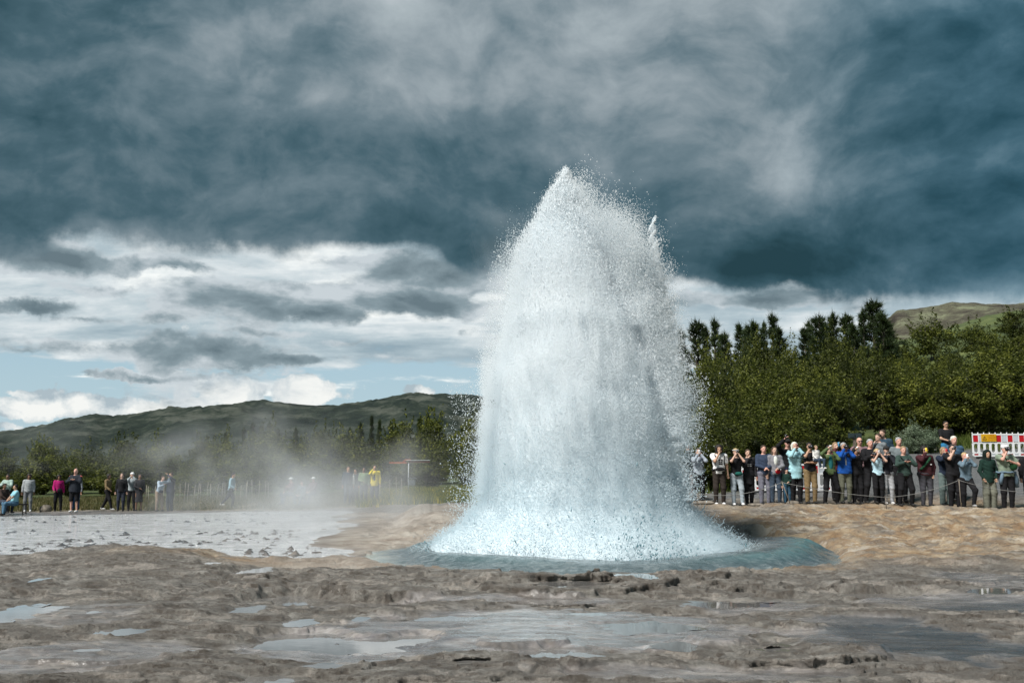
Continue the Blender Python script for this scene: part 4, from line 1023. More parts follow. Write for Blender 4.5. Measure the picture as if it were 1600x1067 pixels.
# loose stones
M_STONE = mat('stone', (.20, .175, .145), .9, .3, 6, .6)
def stone(name, label, px, Y_, w_, d_, h_, seed):
    x, y_, z = foot(px, Y_); rs = np.random.RandomState(seed); mb = MB().ell((0, 0, h_ * .35), (w_ / 2, d_ / 2, h_ * .62), 14, 9)
    o = mb.build(name, M_STONE); me = o.data; v = np.zeros(len(me.vertices) * 3, np.float32); me.vertices.foreach_get('co', v); v = v.reshape(-1, 3)
    nrm = v / (np.linalg.norm(v, axis=1)[:, None] + 1e-6); v += nrm * (perlin(v[:, 0] * 6 / w_ + seed, v[:, 1] * 6 / w_ + v[:, 2] * 4) * .14 * h_)[:, None]; v[:, 2] = np.minimum(v[:, 2], h_ * (.85 + .1 * rs.rand()))
    me.vertices.foreach_set('co', v.ravel()); me.update(); o.location = (x, y_, z - .02); props(o, label, 'rock')
stone('rock_slab', 'flat brown stone slab just right of the splash, below the first onlookers', 1099, 30.6, .75, .5, .13, 1)
stone('rock', 'pale rounded stone at the feet of the small child in a beanie', 1239, 30.2, .40, .3, .15, 2)
stone('rock', 'brown block of rock on the flat between the left visitors', 71, 46.5, .55, .5, .40, 3)
stone('rock_slab', 'low flat stone under the raised foot of the woman in a blue grey sweater', 1508, 30.4, .55, .35, .10, 4)
stone('rock_slab', 'thin flat stone below the onlooker in light grey trousers', 1391, 30.3, .42, .3, .07, 5)
stone('rock', 'low tan stone at the left foot of the crowd beside the slab', 1180, 30.4, .5, .35, .10, 7)
stone('pebble', 'small dark pebble lying on wet rock at the bottom left', 106, 9.8, .05, .04, .035, 8)
stone('pebble', 'thin pale stone chip on the rock at the bottom left corner', 102, 8.9, .12, .07, .02, 9)
# ------------------------------------------------------------------ people: every body and garment is one smooth surface meshed from a distance field
class Grid:
    def __init__(s, lo, hi, h):
        s.lo = np.array(lo, float); s.h = h
        s.n = np.maximum(3, np.ceil((np.array(hi) - s.lo) / h).astype(int) + 1)
        s.ax = [s.lo[i] + h * np.arange(s.n[i]) for i in range(3)]
        s.D = np.full(tuple(s.n), 1.0, np.float32)
    def _sl(s, lo, hi):
        a = np.clip(np.floor((np.array(lo) - s.lo) / s.h).astype(int), 0, s.n - 1); b = np.clip(np.ceil((np.array(hi) - s.lo) / s.h).astype(int) + 1, 1, s.n)
        if (b <= a).any(): return None
        return tuple(slice(a[i], b[i]) for i in range(3))
    def _pt(s, sl):
        return s.ax[0][sl[0]][:, None, None], s.ax[1][sl[1]][None, :, None], s.ax[2][sl[2]][None, None, :]
    def _un(s, sl, d, k):
        o = s.D[sl]
        if k > 0:
            hh = np.clip(.5 + .5 * (o - d) / k, 0, 1); s.D[sl] = o * (1 - hh) + d * hh - k * hh * (1 - hh)
        else: s.D[sl] = np.minimum(o, d)
    def cone(s, a, b, ra, rb, k=.03, sy=1.0):
        a = np.array(a, float); b = np.array(b, float); m = max(ra, rb) * max(1, sy) + k + 2 * s.h
        sl = s._sl(np.minimum(a, b) - m, np.maximum(a, b) + m)
        if sl is None: return s
        X_, Y_, Z_ = s._pt(sl); ba = b - a; L = (ba ** 2).sum() + 1e-9
        t_ = np.clip(((X_ - a[0]) * ba[0] + (Y_ - a[1]) * ba[1] + (Z_ - a[2]) * ba[2]) / L, 0, 1)
        d = np.sqrt((X_ - a[0] - t_ * ba[0]) ** 2 + ((Y_ - a[1] - t_ * ba[1]) / sy) ** 2 + (Z_ - a[2] - t_ * ba[2]) ** 2) - (ra + (rb - ra) * t_)
        s._un(sl, d.astype(np.float32), k); return s
    def ell(s, c, r, k=.03):
        c = np.array(c, float); r = np.array(r, float); m = r + k + 2 * s.h
        sl = s._sl(c - m, c + m)
        if sl is None: return s
        X_, Y_, Z_ = s._pt(sl)
        q = np.sqrt(((X_ - c[0]) / r[0]) ** 2 + ((Y_ - c[1]) / r[1]) ** 2 + ((Z_ - c[2]) / r[2]) ** 2)
        s._un(sl, ((q - 1) * r.min()).astype(np.float32), k); return s
    def cut(s, fn):      # keep where fn(x,y,z) <= 0
        X_, Y_, Z_ = s._pt((slice(None),) * 3); s.D = np.maximum(s.D, (fn(X_, Y_, Z_) + 0 * s.D).astype(np.float32)); return s
    def folds(s, amp, ph):
        X_, Y_, Z_ = s._pt((slice(None),) * 3)
        s.D = s.D + (amp * (np.sin(X_ * 21 + Z_ * 34 + ph) * np.sin(Y_ * 25 - Z_ * 27 + 2 * ph) + .7 * np.sin(Z_ * 55 + X_ * 30 + ph * 3) * np.sin(X_ * 17 + ph))).astype(np.float32); return s
    def mesh(s):
        D = s.D.copy(); D[[0, -1]] = np.maximum(D[[0, -1]], .01); D[:, [0, -1]] = np.maximum(D[:, [0, -1]], .01); D[:, :, [0, -1]] = np.maximum(D[:, :, [0, -1]], .01)
        S = D < 0; nx, ny, nz = D.shape
        c = np.zeros((nx - 1, ny - 1, nz - 1), np.int8)
        for i in (0, 1):
            for j in (0, 1):
                for k in (0, 1): c += S[i:nx - 1 + i, j:ny - 1 + j, k:nz - 1 + k]
        I = np.argwhere((c > 0) & (c < 8))
        if len(I) == 0: return None
        idx = np.full(c.shape, -1, np.int32); idx[tuple(I.T)] = np.arange(len(I))
        acc = np.zeros((len(I), 3)); cnt = np.zeros(len(I))
        co = [(0, 0, 0), (1, 0, 0), (0, 1, 0), (1, 1, 0), (0, 0, 1), (1, 0, 1), (0, 1, 1), (1, 1, 1)]
        for a in range(8):
            for ax in range(3):
                if co[a][ax]: continue
                b = list(co[a]); b[ax] = 1
                pa = I + co[a]; pb = I + b
                da = D[tuple(pa.T)]; db = D[tuple(pb.T)]; m = (da < 0) != (db < 0)
                t_ = np.where(m, da / (da - db + 1e-12), 0)
                p = pa.astype(float); p[:, ax] += t_
                acc += p * m[:, None]; cnt += m
        V_ = s.lo + s.h * acc / cnt[:, None]
        fs = []
        for ax in range(3):
            o = [q for q in range(3) if q != ax]
            a = [slice(None)] * 3; b = [slice(None)] * 3; a[ax] = slice(0, -1); b[ax] = slice(1, None)
            A_ = S[tuple(a)]; B_ = S[tuple(b)]
            E = np.argwhere(A_ != B_); E = E[(E[:, o[0]] > 0) & (E[:, o[1]] > 0) & (E[:, o[0]] < D.shape[o[0]] - 1) & (E[:, o[1]] < D.shape[o[1]] - 1)]
            ins = A_[tuple(E.T)]
            def cell(d0, d1):
                q = E.copy(); q[:, o[0]] -= d0; q[:, o[1]] -= d1; return idx[tuple(q.T)]
            f = np.stack([cell(1, 1), cell(0, 1), cell(0, 0), cell(1, 0)], 1)
            flip = ins if ax != 1 else ~ins
            f = np.where(flip[:, None], f, f[:, ::-1]); fs.append(f)
        f = np.concatenate(fs); f = f[(f >= 0).all(1)]
        return V_, f
def ik(a, t_, l1, l2, hint):
    a = np.array(a, float); t_ = np.array(t_, float); d = t_ - a; L = np.linalg.norm(d); mx = (l1 + l2) * .995
    if L > mx: t_ = a + d / L * mx; d = t_ - a; L = mx
    u = d / L; x = (l1 * l1 - l2 * l2 + L * L) / (2 * L); hgt = math.sqrt(max(l1 * l1 - x * x, 0)); hint = np.array(hint, float); p = hint - u * (hint @ u); p /= np.linalg.norm(p) + 1e-9
    return a + u * x + p * hgt, t_
ARMS = {   # hand target for the right-hand side (x mirrored for the other), elbow hint
    'down': ((.26, -.03, .80), (.4, .6, 0)), 'pocket': ((.19, -.09, .93), (1, .8, 0)), 'face': ((.055, -.22, 1.56), (.7, -.1, -1)), 'chin': ((.03, -.17, 1.47), (.7, -.1, -1)),
    'chest': ((.04, -.24, 1.30), (1, .1, -.5)), 'belly': ((.03, -.23, 1.08), (1, .4, -.2)), 'high': ((.12, -.28, 1.66), (1, -.2, -.6)), 'up': ((.16, -.30, 1.74), (1, -.1, -.4)),
    'swingf': ((.20, -.24, 1.00), (.3, 1, -.3)), 'swingb': ((.27, .22, .92), (.6, 1, 0)), 'hold': ((.0, -.20, 1.12), (1, .1, -.3)), 'lap': ((.10, -.32, .62), (1, .3, 0)), 'hip': ((.17, -.10, 1.02), (1, .5, 0)), 'cross': ((-.10, -.20, 1.18), (1, .1, -.3))}
SKIN = {'pale': (.52, .33, .25), 'tan': (.42, .25, .17), 'brown': (.20, .11, .07), 'pink': (.58, .32, .25)}
HAIR = {'brown': (.055, .035, .022), 'dark': (.018, .014, .012), 'blond': (.42, .31, .16), 'grey': (.30, .30, .30), 'white': (.62, .60, .52), 'sandy': (.26, .18, .10)}
def cloth(c): return mat('fabric_%d_%d_%d' % tuple(int(v * 250) for v in c), c, .9, .10, 14, .25, .15)
def skin_mat(k): return mat('skin_' + k, SKIN[k], .55, .06, 12, 0, .4)
def hair_mat(k): return mat('hair_' + k, HAIR[k], .6, .25, 40, .5, .35)
PHONES = []
def person(label, px, Y_, H_=1.72, top=(.02, .02, .022), bottom=(.015, .015, .018), hair='brown', hs='short', skin='pale', arms=('down', 'down'), rot=0.0, gir=1.0, sleeve='long', legs='stand',
           female=False, hem=.90, shoes=(.02, .02, .02), hat=None, hatc=(.02, .02, .02), glasses=False, dress=False, shorts=False, lean=0.0, res=.020, group=None, z=None, x=None, layers=(), phone=None, beard=False, widel=1.0, phone_side=None, accent=None, headtilt=0.0):
    if x is None:
        x, Y_, gz = foot(px, Y_)
    else: gz = H(x, Y_)
    if z is not None: gz = z
    s = H_ / 1.75
    o = empty('person', (x, Y_, gz), rot, s)
    props(o, label, 'person', group)
    sw = .165 if female else .185
    hipw = .09
    sit = legs == 'sit'
    hz0 = .50 if sit else (.90 if legs in ('walk', 'run', 'wide') else .93)
    dz = hz0 - .93
    Tl = math.tan(lean)
    def up(p):    # upper body point, leaning forward from the hips
        p = np.array(p, float); p = p + [0, 0, dz]; p[1] -= (p[2] - hz0) * Tl; return p
    hips = [np.array([-hipw, 0, hz0]), np.array([hipw, 0, hz0])]
    wf = {'stand': [(-.11, .0, .085), (.11, .02, .085)], 'wide': [(-.19, -.03, .085), (.19, .03, .085)], 'walk': [(-.08, -.30, .085), (.08, .33, .12)], 'run': [(-.07, -.12, .085), (.07, .50, .22)], 'sit': [(-.12, -.42, .085), (.12, -.45, .085)],
          'narrow': [(-.075, 0, .085), (.075, .02, .085)], 'relaxed': [(-.10, .02, .085), (.15, -.10, .085)], 'step': [(-.08, .05, .085), (.10, -.22, .20)]}[legs]
    knees = []; ank = []
    for i in (0, 1):
        k_, a_ = ik(hips[i], wf[i], .43, .42, (.25 * (1 if i else -1), -1, 0)); knees.append(k_); ank.append(a_)
    sh = [up((-sw, .01, 1.42)), up((sw, .01, 1.42))]
    elb = []; wri = []
    for i in (0, 1):
        sg = 1 if i else -1
        (t_, hnt) = ARMS[arms[i]] if isinstance(arms[i], str) else arms[i]
        t_ = np.array(t_, float)
        if sit and arms[i] == 'lap': tt = np.array([t_[0] * sg, t_[1], t_[2]])
        else: tt = up((t_[0] * sg, t_[1], t_[2]))
        e_, w_ = ik(sh[i], tt, .285, .25, (hnt[0] * sg, hnt[1], hnt[2])); elb.append(e_); wri.append(w_)
    neck = up((0, .01, 1.47)); hd = up((0, -.02, 1.635)); hd[1] -= headtilt * .1; hd[2] -= abs(headtilt) * .04
    g_ = gir
    allp = np.array([*wri, *elb, *ank, *knees, hd]); lo = allp.min(0) - [.22, .25, .1]; hi = allp.max(0) + [.22, .25, .17]; lo[0] = min(lo[0], -.33 * g_); hi[0] = max(hi[0], .33 * g_); lo[1] = min(lo[1], -.3 * g_); hi[1] = max(hi[1], .25 * g_); lo[2] = -.02
    hands = []
    G = Grid(lo, hi, res)
    # --- body
    def torso(G, e, k=.05):
        c = up((0, 0, 1.29)); G.ell(c, ((.165 if female else .18) * g_ ** .6 + e, .115 * g_ ** .8 + e, .20), k)
        c = up((0, -.012 * g_, 1.10)); G.ell(c, ((.13 if female else .15) * g_ + e, .105 * g_ * (1 + .3 * (g_ - 1)) + e, .20), k)
        G.ell((0, 0, hz0 + .02), ((.170 if female else .162) * g_ + e, .12 * g_ + e, .14), k)
        G.cone(sh[0] * .9 + neck * .1, sh[1] * .9 + neck * .1, .058 + e, .058 + e, k)
        G.cone(up((0, .02, 1.36)), up((0, .01, 1.48)), .09 + e, .055 + e, k)
    torso(G, 0)
    G.cone(neck, hd, .055, .052, .02)
    fh = res < .024
    G.ell(hd + [0, .01, .03], (.076, .093, .092), .02).ell(hd + [0, -.025, -.045], (.055, .062, .065), .03)
    G.ell(hd + [0, -.100, -.015], (.014, .020, .022), .012)
    G.ell(hd + [-.078, .01, -.01], (.012, .02, .03), .01).ell(hd + [.078, .01, -.01], (.012, .02, .03), .01)
    for i in (0, 1):
        G.cone(sh[i], elb[i], .052, .042, .03).cone(elb[i], wri[i], .041, .028, .02)
        d = wri[i] - elb[i]; d /= np.linalg.norm(d); pc = wri[i] + d * .055
        G.cone(wri[i], pc, .027, .030, .015); hands.append((wri[i], d, pc))
        G.cone(hips[i], knees[i], .085 * g_ ** .7, .055, .04, ).cone(knees[i] + [0, .01, 0], ank[i], .056, .036, .03)
        G.cone(ank[i] + [0, .02, -.045], ank[i] + [0, -.13, -.055], .036, .030, .02)
    v, f = G.mesh()
    mb = MB().addm(v, f)
    for i, (w_, d, pc) in enumerate(hands):     # five bent fingers on every palm
        sd = np.cross(d, [0, 0, 1.]) if abs(d[2]) < .85 else np.array([1., 0, 0]); sd /= np.linalg.norm(sd); nn_ = np.cross(sd, d)
        if arms[i] in ('face', 'chest', 'high', 'up', 'chin', 'belly', 'hold', 'cross') or not isinstance(arms[i], str): cu = .030
        else: cu = .012
        for q in range(4):
            b_ = pc + sd * (q - 1.5) * .017 + d * .02; l_ = (.036, .042, .038, .030)[q]
            mb.tube([b_, b_ + d * l_ - nn_ * cu * .4, b_ + d * l_ * 1.5 - nn_ * cu], [.0085, .008, .006], 5)
        b_ = w_ + d * .03 - sd * .028; mb.tube([b_, b_ - sd * .022 + d * .02, b_ - sd * .018 + d * .05 - nn_ * .01], [.010, .009, .007], 5)
    mb.build('body', skin_mat(skin), o)
    if fh and not glasses:
        for sg in (-1, 1): MB().ell(hd + [sg * .030, -.083, .012], (.012, .008, .006), 6, 4).build('eye', mat('eye', (.03, .025, .02), .2, 0), o)
    if fh: MB().ell(hd + [0, -.087, -.060], (.020, .008, .006), 6, 4).build('mouth', mat('lips', (.30, .12, .10), .5, .05), o)
    if glasses:
        m_ = MB()
        for sg in (-1, 1): m_.ell(hd + [sg * .033, -.090, .012], (.028, .012, .019), 8, 5)
        m_.box(hd + [0, -.094, .018], (.16, .012, .010)); m_.build('sunglasses', mat('dark_lens', (.008, .008, .010), .15, 0, spec=.6), o)
    # --- legs wear
    bh = .014
    if not dress:
        G = Grid((lo[0], lo[1], 0), (hi[0], hi[1], hz0 + .25), res)
        G.ell((0, 0, hz0 + .03), ((.172 if female else .166) * g_ + .012, .125 * g_ + .012, .13), .04)
        for i in (0, 1):
            G.cone(hips[i], knees[i], .092 * g_ ** .7 + bh, .066 * widel + bh, .05).cone(knees[i], ank[i] + [0, 0, 0], .064 * widel + bh, (.044 + .02 * (widel - 1) * 2) * widel + bh, .04)
        zc_ = hz0 + .13
        if shorts: G.cut(lambda X_, Y2, Z_: np.maximum(Z_ - zc_, (.44 - Z_)))
        else: G.cut(lambda X_, Y2, Z_: Z_ - zc_ + 0 * X_)
        G.folds(.004, px)
        r_ = G.mesh()
        if r_: MB().addm(*r_).build('shorts' if shorts else 'trousers', cloth(bottom), o)
    # --- top
    e = .022; hm = hem + dz
    G = Grid((lo[0], lo[1], (.3 if dress else hm - .1)), (hi[0], hi[1], hi[2]), res)
    torso(G, e)
    if dress:
        G.cone((0, 0, hz0), (0, 0, .42), .15 * g_, .19 * g_, .06)
    elif hem < .88:
        G.cone((0, 0, hz0 + .05), (0, 0, hm - .02), .155 * g_, .175 * g_, .06, .85)
    for i in (0, 1):
        a = sh[i]; b_ = elb[i]; c_ = wri[i]
        if sleeve == 'short': G.cone(a, a + (b_ - a) * .62, .066, .070, .04)
        elif sleeve == 'none': G.cone(a, a + (b_ - a) * .05, .06, .06, .03)
        else: G.cone(a, b_, .068, .060, .04).cone(b_, b_ + (c_ - b_) * .93, .059, .044, .03)
    nz_ = neck[2] + (.02 if sleeve == 'long' else .0)
    hm2 = .42 if dress else hm
    ny_ = neck[1]
    G.cut(lambda X_, Y2, Z_: np.maximum(hm2 - Z_, np.where((np.abs(X_) < .105) & (np.abs(Y2 - ny_) < .12), Z_ - nz_, -1)))
    G.folds(.005, px + 1)
    r_ = G.mesh()
    if r_: MB().addm(*r_).build('dress' if dress else 'jacket' if sleeve == 'long' else 'shirt', cloth(top), o)
    # --- shoes
    for i in (0, 1):
        a = ank[i]
        MB().ell(a + [0, -.055, -.045], (.050, .140, .042), 10, 6).ell(a + [0, .02, -.02], (.046, .06, .06), 8, 6).build('shoe', mat('shoe_%d' % int(shoes[0] * 99), shoes, .6, .1), o)
    # --- hair and hats
    hc = hair_mat(hair)
    if hs != 'bald':
        G = Grid(hd - [.2, .22, .45], hd + [.2, .24, .22], min(res, .016))
        G.ell(hd + [0, .022, .045], (.088, .100, .090), .02)
        if hs == 'long': G.cone(hd + [-.06, .05, .02], hd + [-.085, .02, -.26], .045, .045, .03).cone(hd + [.06, .05, .02], hd + [.085, .02, -.26], .045, .045, .03).cone(hd + [0, .07, 0], hd + [0, .09, -.24], .07, .07, .04)
        if hs == 'bun': G.ell(hd + [0, .10, .08], (.045, .045, .045), .02)
        if hs == 'tail': G.cone(hd + [0, .10, .03], hd + [.02, .14, -.18], .035, .025, .02)
        if hs == 'curly': G.ell(hd + [0, .02, .04], (.115, .115, .11), .03).ell(hd + [0, .04, -.04], (.105, .09, .09), .03)
        if hs == 'mid': G.cone(hd + [-.07, .03, .03], hd + [-.075, .02, -.08], .035, .03, .03).cone(hd + [.07, .03, .03], hd + [.075, .02, -.08], .035, .03, .03)
        hx_, hy_, hz_ = hd
        if hs in ('short', 'bun', 'tail'): G.cut(lambda X_, Y2, Z_: (hy_ - .045 - Y2) * .8 + (hz_ + .055 - Z_) * .75 - .0)
        else: G.cut(lambda X_, Y2, Z_: np.where(np.abs(X_) < .056, (hy_ - .045 - Y2) * 1.0 + np.where(Z_ > hz_ + .06, -(Z_ - hz_ - .06) * 3, 0), -1.0))
        G.folds(.004, px)
        r_ = G.mesh()
        if r_: MB().addm(*r_).build('hair', hc, o)
    if beard: MB().ell(hd + [0, -.055, -.085], (.052, .042, .042), 8, 6).build('beard', hc, o)
    if hat == 'cap':
        m_ = MB().ell(hd + [0, .012, .062], (.095, .110, .078), 12, 8).ell(hd + [0, -.120, .060], (.075, .085, .012), 10, 6); m_.build('cap', cloth(hatc), o)
    if hat == 'beanie': MB().ell(hd + [0, .022, .060], (.097, .108, .098), 12, 8).ell(hd + [0, .0, .150], (.03, .03, .03), 6, 5).build('beanie', cloth(hatc), o)
    if hat == 'band': MB().tube([hd + np.array([.095 * math.cos(a), .02 + .105 * math.sin(a), .075]) for a in np.linspace(0, 2 * math.pi, 13)], .016, 5).build('headband', cloth(hatc), o)
    if hat == 'hood':
        G = Grid(hd - [.2, .22, .25], hd + [.2, .24, .22], res); G.ell(hd + [0, .03, .03], (.125, .130, .135), .03).cone(hd + [0, .05, -.05], neck, .12, .11, .04); hx_, hy_, hz_ = hd
        G.cut(lambda X_, Y2, Z_: -(np.sqrt((X_ / .075) ** 2 + ((Z_ - hz_) / .10) ** 2) - 1) * .07 + np.where(Y2 > hy_ - .01, -1, 0)); r_ = G.mesh()
        if r_: MB().addm(*r_).build('hood', cloth(hatc), o)
    bpt = lambda p: up(p)
    for (nm, fn, c_) in layers:
        m_ = MB(); fn(m_, bpt, hd, sh, g_, dz); m_.build(nm, c_ if not isinstance(c_, tuple) else cloth(c_), o)
    M_ = Matrix.LocRotScale(Vector((x, Y_, gz)), Matrix.Rotation(rot, 3, 'Z').to_quaternion(), Vector((s, s, s)))
    if phone:
        plabel, pc_, kind = phone
        hp = [hands[i][2] for i in (0, 1)]
        if phone_side is None:
            both = np.linalg.norm(hp[0] - hp[1]) < .24; c_ = (hp[0] + hp[1]) / 2 if both else (hp[0] if hp[0][2] > hp[1][2] else hp[1])
        else: c_ = hp[phone_side]
        c_ = c_ + np.array([0, -.02, .03])
        wc = M_ @ Vector(c_)
        if kind == 'camera':
            po = empty('camera_body', wc, rot); MB().box((0, 0, 0), (.135, .06, .09)).box((0, 0, .055), (.05, .05, .03)).build('housing', mat('black_plastic', (.012, .012, .013), .4, .05), po)
            MB().tube([(0, -.03, 0), (0, -.06, 0), (0, -.11, 0)], [.034, .034, .038], 14).build('lens', mat('lens_glass', (.02, .02, .03), .1, 0, spec=.8), po); props(po, plabel, 'camera', 'cameras held by the onlookers')
        else:
            po = empty('phone', wc, rot); w_, h_ = (.074, .150) if kind == 'tall' else (.150, .074)
            MB().box((0, 0, 0), (w_, .011, h_)).build('case', mat('phone_%d_%d_%d' % tuple(int(v * 99) for v in pc_), pc_, .35, .02), po)
            MB().box((w_ * .28, -.009, h_ * .36), (.026, .008, .030)).build('lens', mat('lens_glass', (.02, .02, .03), .1, 0, spec=.8), po); props(po, plabel, 'phone', 'phones held up by the onlookers')
    return o, M_, hands, hd, up
def chest_print(dx=0, dzp=1.27, w=.12, h=.05, n_=3):
    def f(m_, up, hd, sh, g_, dz):
        rs = random.Random(int(w * 1000))
        for i in range(n_):
            for j in range(2):
                m_.box(up((dx + (j - .5) * w * .5 + rs.uniform(-.01, .01), -.140 * g_ ** .8 - .002, dzp - i * (h + .012))), (w * .5 * rs.uniform(.6, .95), .004, h * .8))
    return f
def strap(x0, z0, x1, z1, w=.03, y=-.145):
    def f(m_, up, hd, sh, g_, dz):
        k_ = 7; pts = []
        for i in range(k_):
            t_ = i / (k_ - 1); zz = z0 + (z1 - z0) * t_; pts.append(up((x0 + (x1 - x0) * t_, (y + .035) * 1 if t_ in (0, 1) else y * g_ ** .8, zz)))
        for a, b in zip(pts[:-1], pts[1:]): m_.tube([a, b], w / 2, 5)
    return f
def pouch(x, z, w=.2, h=.12, y=-.17):
    def f(m_, up, hd, sh, g_, dz): m_.ell(up((x, y * g_ ** .7, z)), (w / 2, .05, h / 2), 12, 8)
    return f
def backpack(m_, up, hd, sh, g_, dz): m_.ell(up((0, .20, 1.24)), (.16, .10, .25), 12, 8)
def belt_wrap(m_, up, hd, sh, g_, dz):
    m_.tube([up((.20 * g_ * math.cos(a), .15 * g_ * math.sin(a), 1.02 + .01 * math.sin(5 * a))) for a in np.linspace(0, 2 * math.pi, 17)], .028, 6)
def tied(m_, up, hd, sh, g_, dz):
    belt_wrap(m_, up, hd, sh, g_, dz); m_.tube([up((.19, -.08, 1.0)), up((.25, -.03, .82)), up((.27, 0, .62))], [.04, .06, .05], 6); m_.tube([up((-.15, -.12, 1.0)), up((-.19, -.1, .82)), up((-.20, -.08, .70))], [.04, .05, .04], 6)
def scarf(m_, up, hd, sh, g_, dz): m_.ell(up((0, -.03, 1.47)), (.10, .09, .05), 10, 6)
def panel(w=.15, z0=1.0, z1=1.44):
    def f(m_, up, hd, sh, g_, dz):
        m_.ell(up((0, -.085 * g_ ** .8, (z0 + z1) / 2)), (w / 2, .075, (z1 - z0) / 2), 10, 8)
    return f
BLK = (.014, .014, .016)
Y0 = 30.5
RG = 'onlookers lined up behind the rope on the right'
rp = lambda label, px, dY=0.0, **k: person(label, px, Y0 + dY, group=RG, **k)
rp('person in a dark jacket and taupe trousers half hidden by the spray', 1077, .9, H_=1.68, top=(.02, .035, .035), bottom=(.16, .125, .12), hair='sandy', hs='tail', arms=('face', 'down'))
rp('person in a pale grey hoodie and black trousers photographing beside the splash', 1093, .1, H_=1.66, top=(.33, .37, .43), bottom=BLK, hs='long', arms=('face', 'face'), female=True, phone=('pale phone held by the person in the grey hoodie', (.5, .5, .5), 'tall'), layers=(('bag_strap', strap(.12, 1.45, .14, 1.15), BLK),))
rp('person in a printed white t-shirt with waist bag, hand at bowed face', 1125, -.3, H_=1.80, top=(.78, .78, .78), bottom=(.035, .028, .024), hair='dark', hs='curly', skin='tan', arms=('chin', 'down'), sleeve='short', shoes=(.7, .7, .7), headtilt=.6,
   layers=(('shirt_print', chest_print(.02, 1.30, .13, .045), BLK), ('backpack', backpack, BLK), ('bag_strap', strap(-.13, 1.47, -.14, 1.15), BLK), ('bag_strap', strap(.13, 1.47, .14, 1.15), BLK), ('waist_bag', belt_wrap, BLK), ('waist_bag', pouch(0, 1.04, .26, .11), BLK)))
rp('woman with headband, black t-shirt and pale jeans holding up a phone', 1152, -.1, H_=1.70, top=BLK, bottom=(.33, .38, .42), hair='blond', hs='bun', arms=('face', 'face'), sleeve='short', legs='relaxed', shoes=(.75, .75, .75), female=True, hat='band', hatc=(.5, .5, .5), phone=('dark phone held by the woman with the headband', (.05, .05, .05), 'tall'),
   layers=(('hip_bag', pouch(.04, .98, .24, .12), (.015, .10, .085)),))
rp('woman in a long black sweatshirt with white print, hand at her mouth', 1171, .2, H_=1.68, top=(.028, .028, .032), bottom=BLK, hs='bun', hair='brown', arms=('chin', 'down'), hem=.66, female=True, legs='narrow', layers=(('shirt_print', chest_print(.0, 1.28, .16, .04, 2), (.45, .45, .45)),))
rp('man in a navy sweater and grey trousers with clasped hands', 1196, .1, H_=1.80, top=(.035, .050, .085), bottom=(.16, .16, .20), hair='brown', skin='pink', arms=('belly', 'belly'), gir=1.15)
rp('long-haired woman in a grey cardigan with a small red bag', 1213, .0, H_=1.72, top=(.20, .20, .22), bottom=(.045, .065, .095), hs='long', hair='brown', arms=('down', 'belly'), female=True, layers=(('white_top', panel(.15, 1.15, 1.47), (.62, .64, .60)), ('red_bag', pouch(.04, .99, .16, .14), (.38, .012, .022))))
rp('tall man in black cap and sunglasses raising a phone behind the blond woman', 1234, .7, H_=1.97, top=BLK, bottom=BLK, hat='cap', glasses=True, skin='pink', arms=('up', 'down'), phone=('black phone raised by the man in the black cap', (.02, .02, .02), 'tall'), layers=(('white_shirt', panel(.13, 1.2, 1.47), (.7, .72, .72)),))
rp('small child in a dark beanie and green jumper', 1231, -.1, H_=1.06, top=(.012, .035, .028), bottom=(.03, .075, .12), hat='beanie', hatc=(.012, .014, .035), arms=('down', 'belly'), hair='brown', gir=1.15, res=.026)
rp('short-haired blond woman in a long light blue sweatshirt photographing', 1245, -.1, H_=1.86, top=(.33, .56, .62), bottom=BLK, hair='white', hs='mid', arms=('face', 'face'), female=True, hem=.72, gir=1.1, phone=('brown phone held by the woman in light blue', (.16, .06, .05), 'tall'), layers=(('shirt_print', chest_print(-.02, 1.31, .20, .03, 1), (.08, .16, .18)),))
o_, M_, hn_, hd_, up_ = rp('man in black t-shirt and khaki trousers carrying a toddler', 1268, -.3, H_=1.82, top=BLK, bottom=(.19, .135, .07), hair='dark', skin='tan', arms=('face', 'cross'), sleeve='short', phone=('black camera held by the father with the toddler', (0, 0, 0), 'camera'), phone_side=0)
tw = M_ @ Vector((.13, -.20, 1.00))
person('toddler in white sweater and dark jeans carried on an arm', 1277, tw.y, H_=.92, top=(.62, .62, .60), bottom=(.035, .055, .085), hair='sandy', arms=('swingf', 'swingf'), legs='sit', gir=1.25, res=.018, shoes=(.7, .7, .7), z=tw.z - .0, x=tw.x, rot=.5, group=None)
rp('woman in green and teal jacket leaning back with raised phone', 1299, -.2, H_=1.80, top=(.085, .125, .055), bottom=BLK, hair='dark', hs='mid', arms=('high', 'face'), legs='wide', female=True, phone=('white phone raised by the woman in the green and teal jacket', (.75, .75, .75), 'tall'), layers=(('teal_panel', panel(.17, 1.0, 1.45), (.02, .13, .14)),))
rp('fair-haired person with a blue phone behind the man in blue', 1309, .9, H_=1.80, top=(.10, .03, .03), bottom=BLK, hair='sandy', hs='mid', arms=('face', 'high'), phone=('bright blue phone held behind the man in blue', (.05, .35, .60), 'tall'))
rp('grey-haired man in a bright blue jacket and olive trousers', 1322, -.2, H_=1.82, top=(.012, .075, .32), bottom=(.11, .115, .085), hair='grey', skin='tan', arms=('face', 'face'), gir=1.15, hem=.86, phone=('small black camera held by the man in the blue jacket', (0, 0, 0), 'camera'), layers=(('grey_panel', panel(.08, .95, 1.4), (.3, .32, .34)),))
rp('person in a black jacket holding a white phone left of the tall photographer', 1341, -.1, H_=1.72, top=BLK, bottom=BLK, hair='dark', hs='mid', skin='tan', arms=('high', 'face'), phone=('white phone held up by the person in black', (.8, .8, .8), 'tall'))
